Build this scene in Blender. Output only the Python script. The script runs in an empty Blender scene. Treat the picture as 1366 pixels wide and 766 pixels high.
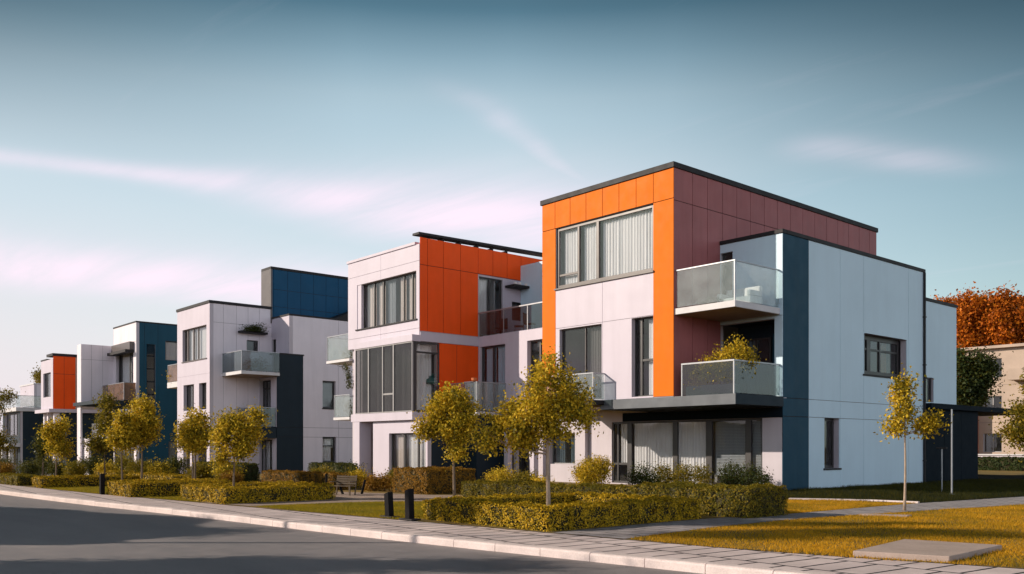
import bpy, math, random
import numpy as np
from mathutils import Vector, Matrix

SC = bpy.context.scene
COL = SC.collection
RNG = np.random.default_rng(11)
random.seed(11)
R = math.radians

# ------------------------------------------------------------------ camera
CAM = Vector((21.68, -27.10, 1.63))
YAW = 48.77
RIGHT = Vector((math.cos(R(YAW)), math.sin(R(YAW)), 0))
FWD = Vector((-math.sin(R(YAW)), math.cos(R(YAW)), 0))
cd = bpy.data.cameras.new('camera')
cam = bpy.data.objects.new('camera', cd)
COL.objects.link(cam)
cam.location = CAM
cam.rotation_euler = (R(90), 0, R(YAW))
cd.sensor_width = 36
cd.lens = 36 * 1207 / 1366
cd.shift_y = 0.1567
cd.clip_start = 0.1
cd.clip_end = 6000
SC.camera = cam

TOSUN = Vector((-0.655, -0.755, 0)).normalized()
SUN_EL = 23.0
SUN_DIR = Vector((TOSUN.x * math.cos(R(SUN_EL)), TOSUN.y * math.cos(R(SUN_EL)), math.sin(R(SUN_EL))))


def zg(x, y=0):
    """the ground falls gently away down the street"""
    t = -(x + 25.0)
    if t <= 0:
        return 0.0
    t = min(t, 110.0)
    return -0.027 * (t * t / (t + 6.0))


# ------------------------------------------------------------------ node helpers
def new_mat(name):
    m = bpy.data.materials.new(name)
    m.use_nodes = True
    nt = m.node_tree
    nt.nodes.clear()
    out = nt.nodes.new('ShaderNodeOutputMaterial')
    return m, nt, out


def N(nt, t, **kw):
    n = nt.nodes.new(t)
    for k, v in kw.items():
        setattr(n, k, v)
    return n


def rgba(c):
    return (c[0], c[1], c[2], 1.0)


def ramp(nt, fac, stops):
    r = N(nt, 'ShaderNodeValToRGB')
    el = r.color_ramp.elements
    while len(el) > 1:
        el.remove(el[-1])
    el[0].position = stops[0][0]
    el[0].color = rgba(stops[0][1]) if not isinstance(stops[0][1], (int, float)) else (stops[0][1],) * 3 + (1,)
    for p, c in stops[1:]:
        e = el.new(p)
        e.color = rgba(c) if not isinstance(c, (int, float)) else (c, c, c, 1)
    nt.links.new(fac, r.inputs[0])
    return r.outputs[0]


def mixc(nt, fac, a, b, mode='MIX'):
    m = N(nt, 'ShaderNodeMix', data_type='RGBA', blend_type=mode)
    for sock, v in ((m.inputs[0], fac), (m.inputs[6], a), (m.inputs[7], b)):
        if hasattr(v, 'node'):
            nt.links.new(v, sock)
        elif isinstance(v, (int, float)):
            sock.default_value = v
        else:
            sock.default_value = rgba(v)
    return m.outputs[2]


def math_(nt, op, a, b=None, clamp=False):
    m = N(nt, 'ShaderNodeMath', operation=op, use_clamp=clamp)
    for i, v in enumerate((a, b)):
        if v is None:
            continue
        if hasattr(v, 'node'):
            nt.links.new(v, m.inputs[i])
        else:
            m.inputs[i].default_value = v
    return m.outputs[0]


def noise(nt, scale, detail=4, rough=0.55, vec=None, stretch=None):
    n = N(nt, 'ShaderNodeTexNoise')
    n.inputs['Scale'].default_value = scale
    n.inputs['Detail'].default_value = detail
    n.inputs['Roughness'].default_value = rough
    if vec is None:
        vec = N(nt, 'ShaderNodeNewGeometry').outputs['Position']
    if stretch:
        mp = N(nt, 'ShaderNodeMapping')
        mp.inputs['Scale'].default_value = stretch
        nt.links.new(vec, mp.inputs[0])
        vec = mp.outputs[0]
    nt.links.new(vec, n.inputs['Vector'])
    return n.outputs[0]


def surf(name, col, rough=0.6, var=0.12, vscale=0.8, spec=0.35, metal=0.0, bump=0.0, bscale=60, streak=0.0, fine=0.0, coat=0.0):
    """principled surface with weathering noise, vertical streaks and a fine bump"""
    m, nt, out = new_mat(name)
    b = N(nt, 'ShaderNodeBsdfPrincipled')
    lo = tuple(c * (1 - var) for c in col)
    hi = tuple(min(1, c * (1 + var * 0.7)) for c in col)
    c = ramp(nt, noise(nt, vscale, 5, 0.6), [(0.3, lo), (0.7, hi)])
    if streak:
        s = noise(nt, 1.0, 4, 0.6, stretch=(2.2, 2.2, 0.22))
        c = mixc(nt, 1.0, c, ramp(nt, s, [(0.35, 1 - streak), (0.6, 1.0)]), 'MULTIPLY')
    if fine:
        f = noise(nt, bscale, 3, 0.7)
        c = mixc(nt, 1.0, c, ramp(nt, f, [(0.3, 1 - fine), (0.7, 1.0)]), 'MULTIPLY')
    nt.links.new(c, b.inputs['Base Color'])
    b.inputs['Roughness'].default_value = rough
    b.inputs['Specular IOR Level'].default_value = spec
    b.inputs['Metallic'].default_value = metal
    b.inputs['Coat Weight'].default_value = coat
    rr = math_(nt, 'MULTIPLY_ADD', noise(nt, 2.3, 4), 0.25)
    rr.node.inputs[2].default_value = rough - 0.12
    nt.links.new(rr, b.inputs['Roughness'])
    if bump:
        bp = N(nt, 'ShaderNodeBump')
        bp.inputs['Strength'].default_value = bump
        bp.inputs['Distance'].default_value = 0.02
        nt.links.new(noise(nt, bscale, 4, 0.7), bp.inputs['Height'])
        nt.links.new(bp.outputs[0], b.inputs['Normal'])
    nt.links.new(b.outputs[0], out.inputs[0])
    return m


def glass(name, tint=(0.72, 0.8, 0.82), refl=1.0, haze=0.0, hazecol=(0.7, 0.75, 0.75), ior=1.5):
    m, nt, out = new_mat(name)
    tr = N(nt, 'ShaderNodeBsdfTransparent')
    tr.inputs[0].default_value = rgba(tint)
    gl = N(nt, 'ShaderNodeBsdfGlossy')
    gl.inputs['Roughness'].default_value = 0.02
    gl.inputs['Color'].default_value = (1, 1, 1, 1)
    bp = N(nt, 'ShaderNodeBump')
    bp.inputs['Strength'].default_value = 0.06
    bp.inputs['Distance'].default_value = 0.05
    nt.links.new(noise(nt, 0.9, 2), bp.inputs['Height'])
    nt.links.new(bp.outputs[0], gl.inputs['Normal'])
    lw = N(nt, 'ShaderNodeLayerWeight')
    lw.inputs[0].default_value = 0.5
    f = math_(nt, 'MULTIPLY_ADD', math_(nt, 'POWER', lw.outputs['Facing'], 5.0), 0.94 * refl)
    f.node.inputs[2].default_value = 0.045 * refl
    base = tr.outputs[0]
    if haze:
        df = N(nt, 'ShaderNodeBsdfDiffuse')
        df.inputs[0].default_value = rgba(hazecol)
        tl = N(nt, 'ShaderNodeBsdfTranslucent')
        tl.inputs[0].default_value = rgba(hazecol)
        ms = N(nt, 'ShaderNodeMixShader')
        ms.inputs[0].default_value = 0.35
        nt.links.new(df.outputs[0], ms.inputs[1])
        nt.links.new(tl.outputs[0], ms.inputs[2])
        mh = N(nt, 'ShaderNodeMixShader')
        h = ramp(nt, noise(nt, 1.6, 5, 0.65), [(0.3, haze * 0.55), (0.7, min(1, haze * 1.35))])
        nt.links.new(h, mh.inputs[0])
        nt.links.new(base, mh.inputs[1])
        nt.links.new(ms.outputs[0], mh.inputs[2])
        base = mh.outputs[0]
    mx = N(nt, 'ShaderNodeMixShader')
    nt.links.new(f, mx.inputs[0])
    nt.links.new(base, mx.inputs[1])
    nt.links.new(gl.outputs[0], mx.inputs[2])
    nt.links.new(mx.outputs[0], out.inputs[0])
    return m


def cloth(name, col, trans=0.4):
    m, nt, out = new_mat(name)
    d = N(nt, 'ShaderNodeBsdfDiffuse')
    t = N(nt, 'ShaderNodeBsdfTranslucent')
    c = ramp(nt, noise(nt, 1.0, 3, stretch=(9, 9, 0.5)), [(0.3, tuple(v * 0.86 for v in col)), (0.7, col)])
    nt.links.new(c, d.inputs[0])
    nt.links.new(c, t.inputs[0])
    mx = N(nt, 'ShaderNodeMixShader')
    mx.inputs[0].default_value = trans
    nt.links.new(d.outputs[0], mx.inputs[1])
    nt.links.new(t.outputs[0], mx.inputs[2])
    nt.links.new(mx.outputs[0], out.inputs[0])
    return m


def leafmat(name, stops, trans=0.35, clump=0.9, rough=0.5, spread=0.55):
    """leaf colour varies per leaf and per clump; leaves let light through"""
    m, nt, out = new_mat(name)
    g = N(nt, 'ShaderNodeNewGeometry')
    isl = g.outputs['Random Per Island']
    cl = noise(nt, clump, 3, 0.6)
    f = math_(nt, 'ADD', math_(nt, 'MULTIPLY', isl, spread), math_(nt, 'MULTIPLY', cl, 1.0 - spread + 0.25))
    f = math_(nt, 'SUBTRACT', f, 0.12, clamp=True)
    c = ramp(nt, f, stops)
    b = N(nt, 'ShaderNodeBsdfPrincipled')
    nt.links.new(c, b.inputs['Base Color'])
    b.inputs['Roughness'].default_value = rough
    b.inputs['Specular IOR Level'].default_value = 0.12
    t = N(nt, 'ShaderNodeBsdfTranslucent')
    nt.links.new(mixc(nt, 0.25, c, (0.6, 0.45, 0.03)), t.inputs[0])
    mx = N(nt, 'ShaderNodeMixShader')
    mx.inputs[0].default_value = trans
    nt.links.new(b.outputs[0], mx.inputs[1])
    nt.links.new(t.outputs[0], mx.inputs[2])
    nt.links.new(mx.outputs[0], out.inputs[0])
    return m


# ------------------------------------------------------------------ materials
M = {}
M['white'] = surf('white_facade_panel', (0.56, 0.505, 0.58), 0.5, 0.04, 0.5, streak=0.05, bump=0.03, bscale=25)
M['plaster'] = surf('white_plaster', (0.54, 0.49, 0.53), 0.7, 0.06, 0.7, streak=0.07, bump=0.1, bscale=70)
M['grey_white'] = surf('pale_grey_panel', (0.78, 0.715, 0.76), 0.5, 0.05, 0.5, streak=0.06)
M['side_white'] = surf('pale_blue_grey_panel', (0.58, 0.74, 0.84), 0.5, 0.05, 0.35, streak=0.03)
M['joint'] = surf('dark_joint', (0.035, 0.03, 0.032), 0.8, 0.1)
M['joint_pale'] = surf('grey_joint', (0.20, 0.19, 0.2), 0.8, 0.1)
M['orange'] = surf('orange_cladding', (0.72, 0.160, 0.002), 0.6, 0.07, 0.6, spec=0.12, streak=0.06)
M['deep_orange'] = surf('burnt_orange_cladding', (0.92, 0.095, 0.008), 0.55, 0.07, 0.6, spec=0.15, streak=0.06)
M['plum'] = surf('plum_brown_cladding', (0.37, 0.125, 0.125), 0.5, 0.10, 0.5, spec=0.25, streak=0.10)
M['deep_teal'] = surf('teal_blue_cladding', (0.010, 0.07, 0.115), 0.5, 0.1, 0.4, spec=0.2, streak=0.08)
M['teal'] = surf('dark_teal_cladding', (0.009, 0.058, 0.100), 0.55, 0.10, 0.4, spec=0.2, streak=0.1)
M['blue'] = surf('petrol_blue_cladding', (0.004, 0.072, 0.160), 0.5, 0.1, 0.4, spec=0.2, streak=0.08)
M['slate'] = surf('slate_blue_cladding', (0.012, 0.024, 0.036), 0.55, 0.08, 0.4, spec=0.2, streak=0.1)
M['navy'] = surf('dark_navy_cladding', (0.007, 0.013, 0.020), 0.7, 0.1, 0.4, spec=0.06)
M['cap'] = surf('charcoal_metal', (0.022, 0.02, 0.022), 0.6, 0.1, 0.8, spec=0.25)
M['frame'] = surf('dark_window_frame', (0.03, 0.027, 0.028), 0.4, 0.1, 0.8, spec=0.5)
M['frame_bronze'] = surf('bronze_window_frame', (0.10, 0.08, 0.075), 0.35, 0.1, 0.8, spec=0.5)
M['frame_grey'] = surf('grey_window_frame', (0.30, 0.29, 0.29), 0.4, 0.1, 0.8, spec=0.5)
M['steel'] = surf('brushed_grey_metal', (0.32, 0.33, 0.35), 0.35, 0.1, 1.5, spec=0.6, metal=0.4)
M['fascia'] = surf('grey_fascia_metal', (0.105, 0.115, 0.13), 0.34, 0.22, 0.9, spec=0.5, metal=0.2, streak=0.06)
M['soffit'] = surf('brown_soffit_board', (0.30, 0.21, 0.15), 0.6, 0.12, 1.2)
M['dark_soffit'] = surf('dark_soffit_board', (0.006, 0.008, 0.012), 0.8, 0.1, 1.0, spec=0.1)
M['slab'] = surf('pale_concrete_edge', (0.62, 0.60, 0.61), 0.6, 0.1, 1.5, bump=0.1)
M['inner'] = surf('room_wall', (0.26, 0.25, 0.25), 0.85, 0.06)
M['floor'] = surf('room_floor', (0.16, 0.12, 0.09), 0.6, 0.1)
M['roof'] = surf('roof_gravel', (0.25, 0.24, 0.23), 0.9, 0.2, 3.0, bump=0.3)
M['pane'] = glass('window_glass', (0.95, 0.965, 0.97), 0.8)
M['pane_dark'] = glass('tinted_window_glass', (0.66, 0.69, 0.70), 1.0, 0.05, (0.30, 0.30, 0.30))
M['bay_pane'] = glass('tinted_bay_glass', (0.48, 0.48, 0.48), 0.9, 0.10, (0.22, 0.22, 0.22))
M['rail_pane'] = glass('frosted_balustrade_glass', (0.88, 0.93, 0.93), 0.9, 0.20, (0.62, 0.66, 0.66))
M['rail_clear'] = glass('clear_balustrade_glass', (0.55, 0.61, 0.62), 1.1, 0.02, (0.5, 0.52, 0.5))
M['rail_bronze'] = glass('bronze_balustrade_glass', (0.35, 0.26, 0.20), 1.0, 0.45, (0.45, 0.27, 0.18))
M['curtain'] = cloth('white_curtain', (0.96, 0.92, 0.92), 0.2)
M['curtain_beige'] = cloth('beige_curtain', (0.84, 0.72, 0.66), 0.2)
M['curtain_blue'] = cloth('blue_grey_curtain', (0.55, 0.66, 0.76), 0.3)
M['curtain_orange'] = cloth('orange_curtain', (0.75, 0.30, 0.10), 0.4)
M['blind'] = cloth('grey_blind', (0.42, 0.43, 0.45), 0.25)
M['bark'] = surf('tree_bark', (0.20, 0.145, 0.10), 0.9, 0.25, 6.0, bump=0.6, bscale=30)
M['pale_bark'] = surf('pale_tree_bark', (0.40, 0.30, 0.22), 0.85, 0.25, 7.0, bump=0.5, bscale=30)
M['wood'] = surf('weathered_wood', (0.13, 0.095, 0.065), 0.75, 0.25, 4.0, bump=0.3)
M['dark_wood'] = surf('dark_stained_wood', (0.014, 0.013, 0.014), 0.85, 0.2, 4.0, bump=0.3, spec=0.1)
M['terracotta'] = surf('terracotta', (0.55, 0.15, 0.05), 0.7, 0.15, 3.0)
M['pot'] = surf('white_pot', (0.75, 0.72, 0.70), 0.5, 0.08)
M['dark_fabric'] = surf('dark_fabric', (0.05, 0.045, 0.045), 0.9, 0.2, 4.0)
M['white_fabric'] = surf('white_fabric', (0.75, 0.74, 0.73), 0.9, 0.06)
M['green_lamp'] = surf('dark_green_enamel', (0.02, 0.09, 0.08), 0.3, 0.1, spec=0.5)
M['concrete'] = surf('cast_concrete', (0.46, 0.36, 0.31), 0.85, 0.14, 1.6, bump=0.35, bscale=45, fine=0.2)
M['beige_stone'] = surf('beige_render', (0.46, 0.36, 0.29), 0.85, 0.12, 0.6, bump=0.1)
M['brick_orange'] = surf('orange_brick', (0.42, 0.12, 0.05), 0.85, 0.2, 2.0)

GOLD = [(0.0, (0.035, 0.045, 0.01)), (0.30, (0.12, 0.115, 0.014)), (0.44, (0.42, 0.31, 0.024)), (0.66, (0.80, 0.54, 0.04)), (0.9, (0.88, 0.61, 0.06)), (1.0, (0.86, 0.42, 0.045))]
M['leaf_gold'] = leafmat('golden_leaves', GOLD, 0.36, 2.6, spread=0.45)
M['leaf_olive'] = leafmat('olive_leaves', [(0.0, (0.04, 0.045, 0.01)), (0.4, (0.13, 0.12, 0.016)), (0.75, (0.32, 0.22, 0.022)), (1.0, (0.5, 0.31, 0.03))], 0.32)
M['leaf_green'] = leafmat('dark_green_leaves', [(0.0, (0.012, 0.022, 0.010)), (0.5, (0.035, 0.055, 0.018)), (1.0, (0.09, 0.10, 0.025))], 0.25)
M['leaf_hedge'] = leafmat('clipped_hedge_leaves', [(0.0, (0.06, 0.055, 0.008)), (0.3, (0.22, 0.165, 0.012)), (0.6, (0.58, 0.37, 0.02)), (1.0, (0.80, 0.47, 0.026))], 0.14, 3.5)
M['leaf_rust'] = leafmat('rust_leaves', [(0.0, (0.06, 0.035, 0.010)), (0.4, (0.24, 0.12, 0.016)), (1.0, (0.5, 0.25, 0.03))], 0.14, 1.6)
M['leaf_autumn'] = leafmat('autumn_orange_leaves', [(0.0, (0.10, 0.025, 0.008)), (0.35, (0.36, 0.09, 0.012)), (0.7, (0.66, 0.18, 0.016)), (1.0, (0.78, 0.27, 0.025))], 0.3, 0.35)
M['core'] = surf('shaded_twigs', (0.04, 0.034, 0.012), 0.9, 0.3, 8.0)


# ------------------------------------------------------------------ mesh builder
def link(o):
    COL.objects.link(o)
    return o


def org(o):
    v = Vector((0, 0, 0))
    while o is not None:
        v += o.location
        o = o.parent
    return v


class MB:
    def __init__(s):
        s.v = []
        s.f = []
        s.m = []

    def quad(s, pts, mi=0):
        n = len(s.v)
        s.v += [tuple(p) for p in pts]
        s.f.append(tuple(range(n, n + len(pts))))
        s.m.append(mi)

    def box(s, x0, y0, z0, x1, y1, z1, mi=0):
        if x1 < x0: x0, x1 = x1, x0
        if y1 < y0: y0, y1 = y1, y0
        if z1 < z0: z0, z1 = z1, z0
        n = len(s.v)
        s.v += [(x0, y0, z0), (x1, y0, z0), (x1, y1, z0), (x0, y1, z0), (x0, y0, z1), (x1, y0, z1), (x1, y1, z1), (x0, y1, z1)]
        for f in ((0, 3, 2, 1), (4, 5, 6, 7), (0, 1, 5, 4), (1, 2, 6, 5), (2, 3, 7, 6), (3, 0, 4, 7)):
            s.f.append(tuple(n + i for i in f))
            s.m.append(mi)

    def bx(s, ax, pl, u0, u1, d0, d1, z0, z1, mi=0):
        if ax == 'y':
            s.box(u0, pl + d0, z0, u1, pl + d1, z1, mi)
        elif ax == 'x':
            s.box(pl - d0, u0, z0, pl - d1, u1, z1, mi)
        elif ax == '-x':
            s.box(pl + d0, u0, z0, pl + d1, u1, z1, mi)
        elif ax == '-y':
            s.box(u0, pl - d0, z0, u1, pl - d1, z1, mi)

    def prism(s, poly, z0, z1, mi=0, side_mi=None):
        n = len(s.v)
        k = len(poly)
        zz0 = z0 if callable(z0) else (lambda x, y: z0)
        zz1 = z1 if callable(z1) else (lambda x, y: z1)
        s.v += [(x, y, zz0(x, y)) for x, y in poly] + [(x, y, zz1(x, y)) for x, y in poly]
        s.f.append(tuple(range(n + k - 1, n - 1, -1))); s.m.append(mi)
        s.f.append(tuple(range(n + k, n + 2 * k))); s.m.append(mi)
        for i in range(k):
            j = (i + 1) % k
            s.f.append((n + i, n + j, n + k + j, n + k + i)); s.m.append(mi if side_mi is None else side_mi)

    def tube(s, pts, radii, sides=8, mi=0):
        pts = [Vector(p) for p in pts]
        base = len(s.v)
        for i, p in enumerate(pts):
            t = (pts[min(i + 1, len(pts) - 1)] - pts[max(i - 1, 0)]).normalized()
            a = t.cross(Vector((0.31, 0.95, 0.05)))
            if a.length < 0.1:
                a = t.cross(Vector((1, 0, 0)))
            a.normalize()
            b = t.cross(a)
            for k in range(sides):
                an = 2 * math.pi * k / sides
                s.v.append(tuple(p + (a * math.cos(an) + b * math.sin(an)) * radii[i]))
        for i in range(len(pts) - 1):
            for k in range(sides):
                k2 = (k + 1) % sides
                s.f.append((base + i * sides + k, base + i * sides + k2, base + (i + 1) * sides + k2, base + (i + 1) * sides + k))
                s.m.append(mi)
        s.f.append(tuple(base + k for k in range(sides - 1, -1, -1))); s.m.append(mi)
        e = base + (len(pts) - 1) * sides
        s.f.append(tuple(e + k for k in range(sides))); s.m.append(mi)

    def build(s, name, mats, parent=None, origin=(0, 0, 0), smooth=False, bevel=0.0):
        o0 = org(parent) if parent is not None else Vector(origin)
        me = bpy.data.meshes.new(name)
        v = np.array(s.v, dtype=np.float64).reshape(-1, 3) - np.array(o0)
        me.from_pydata([tuple(p) for p in v], [], s.f)
        if not isinstance(mats, (list, tuple)):
            mats = [mats]
        for mm in mats:
            me.materials.append(M[mm] if isinstance(mm, str) else mm)
        me.polygons.foreach_set('material_index', s.m)
        if smooth:
            me.polygons.foreach_set('use_smooth', [True] * len(s.f))
        me.update()
        o = link(bpy.data.objects.new(name, me))
        if parent is not None:
            o.parent = parent
        else:
            o.location = o0
        if bevel:
            bm = o.modifiers.new('bevel', 'BEVEL')
            bm.width = bevel
            bm.segments = 2
            bm.limit_method = 'ANGLE'
        return o


def tag(o, label=None, cat=None, group=None, kind=None):
    if label: o['label'] = label
    if cat: o['category'] = cat
    if group: o['group'] = group
    if kind: o['kind'] = kind
    return o


def empty(name, loc, label, cat, group=None, rz=0.0):
    o = link(bpy.data.objects.new(name, None))
    o.location = loc
    o.rotation_euler = (0, 0, rz)
    o.empty_display_size = 0.2
    return tag(o, label, cat, group)


def children(o):
    return [c for c in COL.objects if c.parent is o]


def copy_tree(o, loc=None, rz=None, scale=None, label=None, parent=None):
    c = o.copy()
    COL.objects.link(c)
    c.parent = parent
    for ch in children(o):
        copy_tree(ch, parent=c)
    if loc is not None: c.location = loc
    if rz is not None: c.rotation_euler = (0, 0, rz)
    if scale is not None: c.scale = (scale, scale, scale) if isinstance(scale, (int, float)) else scale
    if label: c['label'] = label
    return c


# ------------------------------------------------------------------ foliage
def leaves_arrays(c, L, W, rng, nbias=None, nb=0.0, curl=0.25):
    n = len(c)
    nrm = rng.normal(size=(n, 3))
    if nbias is not None:
        nrm = nrm / np.linalg.norm(nrm, axis=1, keepdims=True) + nb * nbias
    nrm /= np.linalg.norm(nrm, axis=1, keepdims=True) + 1e-9
    t = np.cross(nrm, rng.normal(size=(n, 3)))
    t /= np.linalg.norm(t, axis=1, keepdims=True) + 1e-9
    b = np.cross(nrm, t)
    s = rng.uniform(0.6, 1.3, size=(n, 1))
    Ls = L * s
    Ws = W * s * rng.uniform(0.8, 1.2, size=(n, 1))
    v = np.empty((n, 4, 3))
    v[:, 0] = c - t * Ls * 0.5
    v[:, 1] = c + b * Ws * 0.5 + nrm * Ws * curl - t * Ls * 0.08
    v[:, 2] = c + t * Ls * 0.5
    v[:, 3] = c - b * Ws * 0.5 + nrm * Ws * curl - t * Ls * 0.08
    return v.reshape(-1, 3)


def quads_mesh(name, verts, mats, extra=None, k=4):
    """mesh of separate k-gons; extra = an MB whose faces (material 1) are added"""
    nv = len(verts)
    nf = nv // k
    me = bpy.data.meshes.new(name)
    ev = np.array(extra.v) if extra is not None and extra.v else np.zeros((0, 3))
    ef = extra.f if extra is not None else []
    me.vertices.add(nv + len(ev))
    me.vertices.foreach_set('co', np.concatenate([verts, ev]).astype(np.float32).ravel())
    el = [i + nv for f in ef for i in f]
    nl = nf * k + len(el)
    me.loops.add(nl)
    me.loops.foreach_set('vertex_index', np.concatenate([np.arange(nf * k), np.array(el, dtype=np.int64)]).astype(np.int32))
    me.polygons.add(nf + len(ef))
    starts = list(range(0, nf * k, k))
    p = nf * k
    for f in ef:
        starts.append(p)
        p += len(f)
    me.polygons.foreach_set('loop_start', np.array(starts, dtype=np.int32))
    for mm in mats:
        me.materials.append(M[mm] if isinstance(mm, str) else mm)
    me.polygons.foreach_set('material_index', np.array([0] * nf + [1] * len(ef), dtype=np.int32))
    me.update(calc_edges=True)
    me.validate()
    return me


def blob_points(blobs, n, rng, clus=14, sig=0.10, hollow=2.4):
    """points in clumps through ellipsoids (cx,cy,cz,rx,ry,rz); more towards the surface, with gaps"""
    vol = np.array([b[3] * b[4] * b[5] for b in blobs]) ** 0.75
    vol /= vol.sum()
    pts = []
    for b, w in zip(blobs, vol):
        nc = max(4, int(n * w / clus))
        d = rng.normal(size=(nc, 3))
        d /= np.linalg.norm(d, axis=1, keepdims=True)
        r = rng.uniform(0, 1, size=(nc, 1)) ** (1.0 / hollow)
        r *= 1.0 + 0.22 * np.sin(d[:, :1] * 5 + d[:, 1:2] * 4 + b[0] * 3) * np.cos(d[:, 2:3] * 5 + b[1])
        c = np.array(b[:3]) + d * r * np.array(b[3:6])
        k = rng.integers(int(clus * 0.5), int(clus * 1.5) + 1, size=nc)
        cc = np.repeat(c, k, axis=0)
        sg = sig * rng.uniform(0.6, 1.4, size=(nc, 1)).repeat(k, axis=0)
        pts.append(cc + rng.normal(size=cc.shape) * sg)
    return np.concatenate(pts)


def tree(name, base, s, blobs, label, leafm='leaf_gold', n=6000, leaf=0.06, trunk_r=0.045, group=None, bark='bark', trunk_top=None, lean=0.0, cat='tree', depth=0.85, sig=None, seed=0, hollow=2.4):
    """blobs given as (across, up, half width, half height) in units of s metres, in the plane the street is seen in; depth from the width"""
    rng = np.random.default_rng(100 + seed)
    bx_, by_ = base
    bz = zg(bx_, by_)
    root = empty(name, (bx_, by_, bz), label, cat, group)
    r_, f_ = np.array(RIGHT), np.array(FWD)
    bl = []
    for (dx, up, rx, rz) in blobs:
        c = np.array((bx_, by_, bz)) + r_ * dx * s + f_ * rng.uniform(-0.35, 0.35) * rx * s + np.array((0, 0, up * s))
        bl.append((c[0], c[1], c[2], rx * s * 0.66, rx * s * 0.8 * depth, rz * s * 0.68))
    extra = []
    for b in bl:
        for q in range(5):
            d = rng.normal(size=3)
            d /= np.linalg.norm(d)
            k_ = rng.uniform(0.24, 0.60)
            extra.append((b[0] + d[0] * b[3] * 1.2, b[1] + d[1] * b[4] * 1.2, b[2] + d[2] * b[5] * 1.25 + 0.1 * b[5], b[3] * k_, b[4] * k_, b[5] * k_))
    pts = blob_points(bl + extra, n, rng, clus=26, sig=sig if sig else leaf * 1.55, hollow=hollow)
    v = leaves_arrays(pts, leaf, leaf * 0.6, rng, np.array([[0, 0, 1.0]]), 0.5)
    me = quads_mesh('crown', v - np.array((bx_, by_, bz)), [leafm])
    cr = link(bpy.data.objects.new('crown', me))
    cr.parent = root
    tb = MB()
    allc = np.array([b[:3] for b in bl])
    top = trunk_top * s if trunk_top else max(b[1] for b in blobs) * s * 0.9
    P0 = Vector((bx_, by_, bz - 0.05))
    pts_, rad_ = [], []
    nseg = 9
    for i in range(nseg + 1):
        t = i / nseg
        p = P0 + Vector((0, 0, top * t + 0.05)) + RIGHT * (lean * t * s + math.sin(t * 7 + seed) * 0.012 * top / 3) + FWD * math.cos(t * 5 + seed) * 0.012
        pts_.append(p)
        rad_.append(trunk_r * (1.25 - 0.25 * min(1, t * 8)) * (1 - 0.72 * t))
    tb.tube(pts_, rad_, 10)
    for j, b in enumerate(bl):
        c = Vector(b[:3])
        z0 = max(bz + top * 0.42, min(c.z - 0.35 * abs(c.x - bx_) - 0.25 * s * 20, bz + top * 0.9))
        st = Vector((bx_, by_, z0)) + RIGHT * lean * (z0 - bz) / top * s
        mid = st.lerp(c, 0.55) + Vector((0, 0, -0.04))
        tb.tube([st, mid, c], [trunk_r * 0.42, trunk_r * 0.27, trunk_r * 0.12], 6)
        for q in range(4):
            d = Vector(rng.normal(size=3)).normalized()
            e = c + Vector((d.x * b[3], d.y * b[4], abs(d.z) * b[5])) * 0.75
            tb.tube([mid.lerp(c, 0.4), mid.lerp(e, 0.65), e], [trunk_r * 0.2, trunk_r * 0.14, trunk_r * 0.06], 5)
    tb.build('trunk', bark, root, smooth=True)
    return root


def hedge_points(rects, z0, hfun, dens, rng, jit=0.03):
    """points over the surface of clipped boxes"""
    P, Nn = [], []
    for (x0, y0, x1, y1) in rects:
        h = hfun(0.5 * (x0 + x1), 0.5 * (y0 + y1))
        faces = [(x1 - x0, y1 - y0, 'top'), (x1 - x0, h, 'f'), (x1 - x0, h, 'b'), (y1 - y0, h, 'l'), (y1 - y0, h, 'r')]
        for a, b_, k in faces:
            n = int(a * b_ * dens)
            u = rng.uniform(0, 1, n)
            w = rng.uniform(0, 1, n)
            X = np.empty((n, 3))
            nn = np.zeros((n, 3))
            if k == 'top':
                X[:, 0] = x0 + u * (x1 - x0); X[:, 1] = y0 + w * (y1 - y0); nn[:, 2] = 1
            elif k in 'fb':
                X[:, 0] = x0 + u * (x1 - x0); X[:, 1] = y0 if k == 'f' else y1; nn[:, 1] = -1 if k == 'f' else 1
            else:
                X[:, 0] = x0 if k == 'l' else x1; X[:, 1] = y0 + u * (y1 - y0); nn[:, 0] = -1 if k == 'l' else 1
            hx = np.array([hfun(a_, c_) for a_, c_ in X[:, :2]]) if n else np.zeros(0)
            X[:, 2] = z0 + (hx if k == 'top' else hx * w)
            P.append(X); Nn.append(nn)
    P = np.concatenate(P); Nn = np.concatenate(Nn)
    wob = 0.035 * np.sin(P[:, 0] * 5.1 + P[:, 2] * 7) * np.cos(P[:, 1] * 4.3 + P[:, 2] * 5) + 0.02 * np.sin(P[:, 0] * 13 + P[:, 1] * 11 + P[:, 2] * 9)
    P = P + Nn * wob[:, None] + rng.normal(size=P.shape) * jit
    P[:, 2] = np.maximum(P[:, 2], z0 + 0.01)
    # thinner patches where twigs and shade show through
    d_ = np.sin(P[:, 0] * 8.3 + P[:, 2] * 6.1 + 1.3 * np.sin(P[:, 1] * 5)) * np.sin(P[:, 1] * 7.7 - P[:, 2] * 8.9 + 1.1 * np.sin(P[:, 0] * 4))
    keep = rng.uniform(0, 1, len(P)) < 0.80 + 0.45 * d_
    return P[keep], Nn[keep]


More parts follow.
